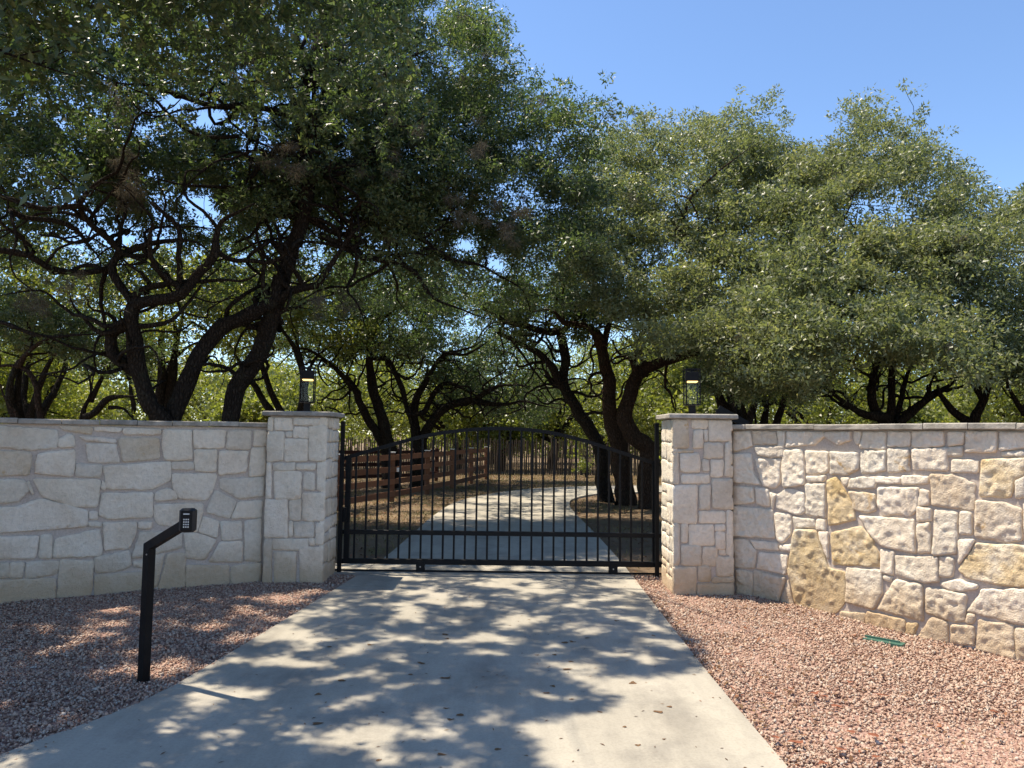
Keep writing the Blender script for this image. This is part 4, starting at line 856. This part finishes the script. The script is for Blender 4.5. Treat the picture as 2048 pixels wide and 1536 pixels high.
limbsG = [
    (zp(Z3, "1770,960 1745,760 1735,600 1690,420 1675,250 1640,60 1600,-60"), 17.6, 17.0, .27, .13, 1),
    ([(1208, 690), (1198, 668), (1170, 652), (1127, 645), (1100, 620), (1060, 622)], 17.0, 16.0, .12, .06),
    (zp(Z3, "1905,990 1905,800 1900,650 1810,565 1765,450 1800,330 1850,210 1920,150"), 16.7, 16.4, .25, .17, 1),
    ([(1291, 735), (1340, 720), (1400, 700), (1445, 690), (1500, 720), (1550, 735)], 16.4, 15.2, .17, .05),
    (zp(Z3, "1850,210 1810,115 1760,100 1690,130"), 16.4, 16.2, .10, .07),
    ([(1340, 720), (1370, 640), (1400, 560), (1430, 480), (1440, 380), (1470, 300)], 16.2, 15.0, .10, .03),
    ([(1208, 690), (1230, 600), (1260, 500), (1280, 400), (1300, 320)], 17.0, 16, .10, .03),
    ([(1355, 470), (1380, 400), (1430, 350), (1480, 310), (1530, 280)], 15.4, 14.2, .05, .015)]
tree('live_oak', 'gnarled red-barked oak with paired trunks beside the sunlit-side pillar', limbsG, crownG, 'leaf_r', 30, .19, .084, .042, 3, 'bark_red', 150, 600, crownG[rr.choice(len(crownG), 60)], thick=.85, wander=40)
crownL = sample([(960, 600), (1040, 540), (1180, 560), (1230, 620), (1180, 690), (1090, 700), (1010, 680), (960, 650)], 620, lambda P, r: 16.5 + r.random(len(P)) * 3, rr, [], .45)
tree('live_oak', 'leaning slender oak arching over the drive behind the gate', [
    (zp(Z3, "1660,960 1645,800 1630,690 1560,540 1470,400 1400,260 1420,110 1395,-20 1370,-70"), 18.3, 17.4, .22, .12, 1),
    ([(1115, 655), (1103, 667), (1057, 653), (1000, 640), (960, 610)], 17.4, 16.6, .11, .05),
    (zp(Z3, "1410,300 1370,230 1330,150 1250,80 1100,10 1010,-40"), 17.7, 17.0, .13, .05),
    ([(1125, 662), (1150, 640), (1180, 600), (1200, 540)], 17.3, 16.5, .09, .03),
    ([(1025, 683), (1060, 730), (1090, 770), (1110, 800)], 17.2, 18, .04, .02)], crownL, 'leaf', 28, .24, .085, .04, 4, 'bark', 50, 160, crownL[:25], extra=(ycL, 18, .2), thick=.85, wander=45)

# ---- oaks behind the right wall
polyA = [(1560, 330), (1600, 300), (1650, 320), (1690, 300), (1715, 260), (1728, 218), (1752, 208), (1785, 222), (1815, 240), (1832, 275), (1850, 300), (1880, 300), (1900, 330), (1930, 370), (1930, 500), (1900, 620), (1850, 700), (1800, 720), (1700, 690), (1640, 760), (1540, 770), (1500, 680), (1530, 500)]
gapsA = [(1680, 510, 16, 12), (1840, 640, 24, 18), (1690, 640, 20, 16), (1750, 680, 26, 14), (1830, 690, 16, 12), (1695, 712, 30, 12), (1610, 700, 12, 10), (1850, 730, 10, 10)]
rA = np.random.default_rng(303)
dA = (lambda P, r: 14.6 - 4.2 * np.clip((P[:, 1] - 220) / 440, 0, 1) + r.random(len(P)) ** 1.3 * 3.6)
crownA = np.vstack([sample(polyA, 950, dA, rA, gapsA, .44), pads(sample(polyA, 118, dA, rA, gapsA, .38), 24, rA, .34, .15, gapsA)])
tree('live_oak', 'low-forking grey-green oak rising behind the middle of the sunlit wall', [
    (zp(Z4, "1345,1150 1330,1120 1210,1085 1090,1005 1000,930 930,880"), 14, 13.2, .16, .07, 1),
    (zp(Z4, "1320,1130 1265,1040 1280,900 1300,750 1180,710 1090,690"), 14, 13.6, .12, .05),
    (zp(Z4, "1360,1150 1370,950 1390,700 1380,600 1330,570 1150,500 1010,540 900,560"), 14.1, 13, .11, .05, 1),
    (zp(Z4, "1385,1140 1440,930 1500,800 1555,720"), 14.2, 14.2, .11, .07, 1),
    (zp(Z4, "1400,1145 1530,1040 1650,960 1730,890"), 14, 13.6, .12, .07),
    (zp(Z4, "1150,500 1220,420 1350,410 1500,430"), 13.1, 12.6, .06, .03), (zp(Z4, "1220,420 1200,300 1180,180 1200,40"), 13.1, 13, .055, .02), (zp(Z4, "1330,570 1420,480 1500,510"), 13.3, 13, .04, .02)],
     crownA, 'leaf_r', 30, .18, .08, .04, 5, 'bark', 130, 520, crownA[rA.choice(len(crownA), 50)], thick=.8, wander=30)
polyB = [(1880, 330), (1920, 320), (1960, 370), (2000, 400), (2045, 390), (2120, 400), (2350, 480), (2350, 780), (2100, 790), (2040, 740), (1950, 760), (1880, 720), (1850, 640), (1860, 480)]
crownB = sample(polyB, 2100, lambda P, r: 13.6 - 3.6 * np.clip((P[:, 1] - 340) / 380, 0, 1) + r.random(len(P)) ** 1.3 * 3.4, rA, [(2040, 450, 14, 14)], .40)
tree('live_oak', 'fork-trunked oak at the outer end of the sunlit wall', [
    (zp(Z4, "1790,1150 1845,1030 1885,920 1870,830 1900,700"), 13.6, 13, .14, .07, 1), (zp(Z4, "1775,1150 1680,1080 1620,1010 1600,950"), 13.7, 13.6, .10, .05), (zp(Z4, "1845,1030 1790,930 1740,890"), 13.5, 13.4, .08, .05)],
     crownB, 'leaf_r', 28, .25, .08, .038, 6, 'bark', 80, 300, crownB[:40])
crownC = sample([(2060, 500), (2300, 500), (2400, 780), (2060, 790), (1990, 740)], 500, lambda P, r: 12 + r.random(len(P)) * 3, rA, [], .4)
tree('live_oak', 'oak stem leaning away past the outer end of the sunlit wall', [(zp(Z4, "2080,1150 2050,1100 1990,1000 1960,920 2000,800"), 13, 12.6, .10, .05, 1)], crownC, 'leaf_r', 26, .25, .08, .038, 7, 'bark', 30, 100)
crownD = sample([(1400, 640), (1600, 640), (1650, 720), (1640, 800), (1560, 800), (1400, 790), (1380, 700)], 760, lambda P, r: 15.5 + r.random(len(P)) * 3, rA, gapsR, .42)
tree('live_oak', 'many-stemmed dark oak close behind the sunlit-side pillar', [
    (zp(Z4, "625,1150 605,1060 590,980 620,880"), 17.0, 16.8, .12, .07, 1), (zp(Z4, "675,1150 655,1060 640,1000"), 17.2, 17, .06, .04, 1), (zp(Z4, "775,1150 800,1060 830,960 870,880"), 17, 16.6, .17, .08, 1), (zp(Z4, "710,1150 720,1040 700,930"), 17.4, 17, .15, .08, 1), (zp(Z4, "545,1110 500,1030 440,900 400,840"), 17.2, 17, .13, .08, 1)],
     crownD, 'leaf', 28, .26, .085, .042, 8, 'bark', 60, 200)

# ---- oaks behind the board fence, framed by the gate arch
rc = np.random.default_rng(404)
polyC = [(560, 600), (640, 560), (760, 540), (860, 560), (960, 600), (1040, 660), (1120, 700), (1110, 770), (1000, 740), (900, 700), (820, 750), (760, 690), (650, 720), (560, 680)]
gapsC = [(560, 735, 40, 16), (640, 725, 26, 10), (845, 735, 14, 18), (785, 745, 18, 12), (655, 600, 20, 12), (740, 575, 14, 10), (880, 640, 16, 10), (950, 660, 30, 10), (820, 655, 12, 14), (1190, 700, 10, 18)]
crownC1 = sample(polyC[:5] + [(900, 640), (820, 700), (760, 690), (650, 720), (560, 690)], 1250, lambda P, r: 20 + r.random(len(P)) * 5, rc, gapsC, .45, .9)
tree('live_oak', 'upright oak with dark curving limbs behind the brown board fence', [
    (zp(Z3, "360,680 345,600 310,450 260,300 240,100 250,-20 300,-180 285,-360"), 22, 21.5, .25, .10, 1),
    (zp(Z3, "330,660 280,560 200,430 140,290 60,200 0,150 -110,70 -200,60 -330,170"), 22, 20.5, .19, .06, 1),
    (zp(Z3, "250,110 330,120 400,200 430,280 480,470 520,600"), 21.8, 22.2, .10, .13), (zp(Z3, "245,60 190,50 120,110 80,160"), 21.6, 21.2, .08, .04),
    ([(743, 680), (720, 640), (680, 640), (620, 625)], 21.5, 20.5, .07, .03), ([(760, 640), (800, 610), (830, 580)], 21.5, 21, .07, .03), ([(706, 776), (680, 800), (650, 795), (635, 790)], 21.6, 21, .05, .03), ([(700, 770), (700, 820), (720, 850)], 21.5, 21.5, .04, .02)],
     crownC1, 'leaf', 28, .32, .105, .05, 9, 'bark', 90, 300, crownC1[rc.choice(len(crownC1), 30)], extra=(ycC, 18, .2), thick=.8, wander=60)
crownC2 = sample([(800, 640), (900, 620), (1000, 650), (1090, 700), (1130, 760), (1120, 830), (1040, 830), (960, 800), (900, 830), (860, 760), (820, 720)], 950, lambda P, r: 22 + r.random(len(P)) * 5, rc, gapsC, .46, .9)
tree('live_oak', 'oak throwing a low arching limb across the drive behind the gate', [
    (zp(Z3, "530,680 515,560 505,400 580,250 650,120 720,80 860,40 930,-20"), 22.5, 22, .22, .07, 1),
    (zp(Z3, "545,690 560,600 620,480 700,410 850,370 1000,390 1150,370 1250,390 1400,420"), 22.6, 21.5, .22, .05, 1),
    (zp(Z3, "560,450 640,300 720,260 850,320 950,380"), 22.4, 22, .11, .06), (zp(Z3, "720,80 820,85 900,40 960,0"), 22, 22, .07, .04),
    (zp(Z3, "850,370 980,290 1120,270 1250,290"), 22, 21, .08, .03)],
     crownC2, 'leaf', 28, .34, .11, .052, 10, 'bark', 80, 260, crownC2[:25], thick=.8, wander=50)

# ---- small oaks at the far left behind the shaded wall
rl = np.random.default_rng(505)
crownS = sample([(-100, 600), (60, 600), (170, 640), (200, 700), (130, 720), (60, 690), (-100, 700)], 420, lambda P, r: 12 + r.random(len(P)) * 2.5, rl, [(40, 660, 18, 10)], .46)
tree('live_oak', 'young oak with one stem bent over in a hoop behind the shaded wall', [
    (zp(Z1, "250,1290 232,1200 215,1090 160,995 80,970 0,970 -120,1000"), 12.5, 12.2, .075, .06, 1), (zp(Z1, "110,975 150,910 230,840 330,790"), 12.3, 12, .045, .03), (zp(Z1, "110,1290 60,1210 15,1140 -20,1040"), 12.7, 12.5, .06, .04, 1)],
     crownS, 'leaf', 26, .22, .075, .034, 11, 'bark_red', 40, 140, crownS[:20])
crownS2 = sample([(150, 640), (300, 640), (330, 720), (260, 760), (180, 760), (140, 700)], 300, lambda P, r: 14.5 + r.random(len(P)) * 2.5, rl, [(150, 775, 30, 20), (185, 765, 14, 18)], .46)
tree('live_oak', 'small oak with a low branch sweeping sideways behind the shaded wall', [
    (zp(Z1, "480,1290 500,1200 530,1130 520,1030 500,960"), 15, 14.8, .09, .05, 1), (zp(Z1, "530,1180 570,1090 610,1020 640,960"), 15, 14.8, .07, .04), (zp(Z1, "505,1270 560,1240 620,1180 700,1150 830,1145"), 14.9, 14.4, .08, .05), (zp(Z1, "640,1215 720,1220 780,1285"), 14.6, 14.4, .04, .03)],
     crownS2, 'leaf', 26, .24, .08, .036, 12, 'bark', 40, 120)

# ---- background oaks beyond the yard
def far_tree(px, Y, top_py, half_px, mat, label, group, seed, low=.5, name='live_oak', n=420, Lf=.17, thr=.4):
    r = np.random.default_rng(seed); c = at(px, 860, Y); zt = at(px, top_py, Y)[2]; hw = half_px / FPX * Y
    blobs = [(c[0] + r.uniform(-.75, .75) * hw, Y + r.uniform(-.6, .6) * hw, low + (zt - low) * r.uniform(.25, .78), hw * r.uniform(.35, .55), (zt - low) * r.uniform(.18, .30)) for _ in range(9)] + [(c[0], Y, low + (zt - low) * .72, hw * .5, (zt - low) * .28)]
    pts = []
    while len(pts) < n:
        b = blobs[r.integers(len(blobs))]; d = r.normal(size=3); d /= np.linalg.norm(d); q = r.random() ** .4
        p = np.array([b[0] + d[0] * b[3] * q, b[1] + d[1] * b[3] * q, b[2] + d[2] * b[4] * q])
        if p[2] > low * .6 and vnoise(p[None] * .7)[0] > thr - .12: pts.append(p)
    pts = np.array(pts); base = np.array([c[0] + r.uniform(-.2, .2) * hw, Y, 0]); limbs = []
    f = base + np.array([r.uniform(-.3, .3), r.uniform(-.2, .2), 1.3]); limbs.append(([base + np.array([0, 0, -.2]), base * .4 + f * .6, f], 0, None, .26, .2))
    for q in range(5):
        e = pts[r.integers(len(pts))]; limbs.append(([f, (f + e) / 2 + r.normal(0, .35, 3), e], 0, None, .14, .03))
    return tree(name, label, limbs, pts, mat, 27, .42, Lf, Lf * .62, seed, 'bark', 30, 60, None, group, rmin=.01, tri=True)
LB = 'hazy far oak in the belt of trees beyond the yard'
GB = 'far oaks beyond the yard'
spots = [(230, 34, 640, 190), (420, 38, 600, 200), (560, 33, 730, 130), (660, 44, 660, 190), (790, 37, 650, 170), (900, 34, 690, 150), (1010, 40, 640, 190), (1110, 34, 690, 150), (1200, 42, 640, 180), (1310, 35, 640, 170), (1420, 31, 620, 170), (1530, 38, 590, 190), (1660, 33, 640, 180), (1790, 30, 690, 160), (1900, 36, 620, 180), (2030, 32, 650, 180), (-150, 36, 600, 220), (2200, 34, 600, 200), (-420, 30, 560, 240), (2450, 30, 560, 240), (500, 27, 790, 80), (1000, 33, 800, 90), (1400, 26, 780, 80), (1850, 24, 800, 70)]
for i, (px, Y, tp, hp) in enumerate(spots): far_tree(px, Y, tp, hp, 'leaf_far', LB, GB, 700 + i, low=.4, n=430 if hp > 100 else 260)
for i, (px, Y, tp, hp, lab) in enumerate([(330, 18, 500, 190, 'dense oak seen between the twisted stems over the shaded wall'), (80, 19, 470, 200, 'dense oak standing behind the hoop-stemmed young oak'), (560, 20, 520, 150, 'dense oak behind the lantern of the shaded pillar'), (1480, 21, 480, 190, 'dense oak behind the lantern of the sunlit pillar')]):
    far_tree(px, Y, tp, hp, 'leaf_far', lab, None, 760 + i, 3.0, n=330, Lf=.115)
rw = np.random.default_rng(88); n = 3900; ang = rw.uniform(-1.1, 1.1, n); rad = rw.uniform(52, 70, n); hz = rw.random(n) ** .8 * (4.2 + 2.6 * vnoise(np.c_[ang * 16, np.zeros(n), np.zeros(n)]))
V, F = leaves(np.stack([np.sin(ang) * rad, np.cos(ang) * rad, hz], -1), 26, .75, .36, .24, rw, tri=True)
tag(link('far_woods', tri_mesh('far_woods', V, F), M['leaf_far']), 'continuous belt of distant woodland closing the horizon', 'woods', kind='stuff')
far_tree(60, 21, 640, 130, 'leaf_lime', 'bright lime-green tree glowing behind the shaded wall', None, 801, .5, 'leafy_tree', 520, .10)
far_tree(130, 24, 730, 110, 'leaf_lime', 'low lime-green bush beside the glowing lime tree', None, 802, .3, 'leafy_bush', 300, .10)
pb = gnd(1166, 950); pts = pb[None] + rc.normal(0, 1, (40, 3)) * np.array([.22, .2, .16]) + np.array([0, -.8, .42])
tree('shrub', 'small bright green shrub at the foot of the stake fence', [([pb + np.array([0, -.8, -.1]), pb + np.array([0.03, -.8, .3]), pb + np.array([-.05, -.8, .6])], 0, None, .03, .01)], pts, 'leaf_far', 16, .12, .08, .04, 900, 'bark', 8, 0, cat='shrub')

# ------------------------------------------------------------------ litter and dry grass on the ground
def scatter_leaves(name, P, L, Wd, mat, label, cat, r, flat=.25, parent=None):
    n = len(P); a = r.uniform(0, 6.283, n); d = np.stack([np.cos(a), np.sin(a), r.normal(0, flat, n)], -1); s = np.stack([-np.sin(a), np.cos(a), r.normal(0, flat, n)], -1)
    l = (L * r.uniform(.5, 1.4, n))[:, None]; w = (Wd * r.uniform(.6, 1.3, n))[:, None]; up = np.array([0, 0, 1.0])
    V = np.stack([P, P + d * l * .5 + s * w * .5 + up * w * .15, P + d * l, P + d * l * .5 - s * w * .5 + up * w * .15], 1); V[..., 2] = np.maximum(V[..., 2], P[:, None, 2])
    b = np.arange(n)[:, None] * 4; F = np.concatenate([b + np.array([[0, 1, 2]]), b + np.array([[0, 2, 3]])], 1).reshape(-1, 3)
    return tag(link(name, tri_mesh(name, V.reshape(-1, 3), F), M[mat]), label, cat, kind='stuff')
rg = np.random.default_rng(77)
def yard_points(n, ymax=30):
    P = np.stack([rg.uniform(-9, 9, n), 8.9 + (ymax - 8.9) * rg.random(n) ** .8], -1)
    on = (P[:, 0] > by_y(DL[:150], P[:, 1]) - .02) & (P[:, 0] < by_y(DR[:150], P[:, 1]) + .02)
    Ld, Rd = DL, DR; poly = np.vstack([DL, DR[::-1]]); return P[~inside(poly, P)]
P = yard_points(30000); scatter_leaves('leaf_litter', np.c_[P, np.full(len(P), -.04)], .06, .03, 'dead', 'brown leaf litter strewn over the yard behind the gate', 'leaf litter', rg, .35)
P = yard_points(45000); nz = vnoise(np.c_[P * .55, np.zeros(len(P))]); P = P[(nz > .5) | (P[:, 1] > 24)]
n = len(P); a = rg.uniform(0, 6.283, n); h = rg.uniform(.03, .10, n); wv = np.stack([np.cos(a), np.sin(a), np.zeros(n)], -1) * .006; B0 = np.c_[P, np.full(n, -.045)]; tip = B0 + np.stack([rg.normal(0, .03, n), rg.normal(0, .03, n), h], -1)
V = np.stack([B0 - wv, B0 + wv, tip], 1).reshape(-1, 3); tag(link('dry_grass', tri_mesh('dry_grass', V, np.arange(3 * n).reshape(-1, 3)), M['grass']), 'thin dry grass in the yard behind the gate', 'grass', kind='stuff')
# fallen leaves on the drive and the sunny gravel: the larger ones one by one
def leaf_mesh(seed):
    r = random.Random(seed); n = 10; v = [(0, 0, .006)]; lob = r.uniform(.15, .4)
    for i in range(n):
        t = 2 * math.pi * i / n; k_ = (1 + lob * math.cos(3 * t + seed)) * r.uniform(.85, 1.15); v.append((.5 * math.cos(t) * k_, .3 * math.sin(t) * k_, r.uniform(.0, .12)))
    return mesh('fallen_leaf', v, [(0, i + 1, (i + 1) % n + 1) for i in range(n)])
LM = []
for q in range(6): me = leaf_mesh(q); me.materials.append(M['dead']); LM.append(me)
Zd = zoomed(2.438, 560, 1130); Zr = zoomed(2.415, 1200, 1100)
def leaflist(z, t):
    out = []
    for q in t.split():
        x, y, s = map(float, q.split(',')); out.append((*z((x, y)), s))
    return out
drv = leaflist(Zd, "180,775,40 300,565,35 185,632,30 808,552,45 880,733,38 830,755,30 785,925,36 480,953,26 1340,440,24 1252,440,20 1390,380,34 1425,375,28 1398,510,38 1418,472,24 1720,577,34 1845,717,40 1900,692,26 1640,273,20 1497,357,22 1420,655,24 1330,592,26 1300,625,30 1680,790,22 1745,880,24 1872,850,18 805,340,32 815,360,20 690,480,36 638,535,24 440,390,30 1820,345,18 1060,900,30 1200,930,18 1560,717,24 240,400,26 810,700,24")
grv = leaflist(Zr, "1357,715,44 1140,768,40 820,708,40 950,945,60 1325,912,44 1205,650,24 685,580,24 920,682,24 1900,795,34 1085,720,30 1215,895,36 1040,705,34 1160,980,40 1330,1015,30 1075,1048,44 850,920,30 690,715,20 620,515,26 1125,515,20")
LM2 = []
for me in LM: m2 = me.copy(); m2.materials.clear(); m2.materials.append(M['dead_red']); LM2.append(m2)
def put(lst, scale, label, group, z, LM=LM):
    for i, (x, y, s) in enumerate(lst):
        g = gnd(x, y); L_ = s / scale / FPX * np.linalg.norm(g - np.array([0, 0, CAM_H])) * 1.05
        o = bpy.data.objects.new('fallen_leaf', LM[i % 6]); COL.objects.link(o); o.location = (g[0], g[1], z); o.scale = (L_, L_, L_ * .8); o.rotation_euler = (rg.normal(0, .08), rg.normal(0, .08), rg.uniform(-.6, .6)); tag(o, label, 'leaf', group)
put(drv, 2.438, 'dry brown oak leaf lying on the concrete drive', 'fallen leaves on the drive', .001)
put(grv, 2.415, 'curled reddish dead leaf lying on the sunlit pink gravel', 'fallen leaves on the gravel', .018, LM2)
ys = rg.uniform(3.3, 8.2, 260); xs = by_y(DL, ys) + rg.random(260) * (by_y(DR, ys) - by_y(DL, ys)); scatter_leaves('twig_litter', np.c_[xs, ys, np.full(260, .002)], .03, .008, 'dead', 'tiny twig and leaf crumbs scattered on the concrete drive', 'leaf litter', rg, .1)
ys = rg.uniform(3.0, 7.5, 520); xs = by_y(DR, ys) + .02 + rg.random(520) ** 2 * 2.2; scatter_leaves('gravel_litter', np.c_[xs, ys, np.full(520, .002)], .04, .02, 'dead', 'small dead leaf crumbs caught in the sunlit gravel', 'leaf litter', rg, .3)
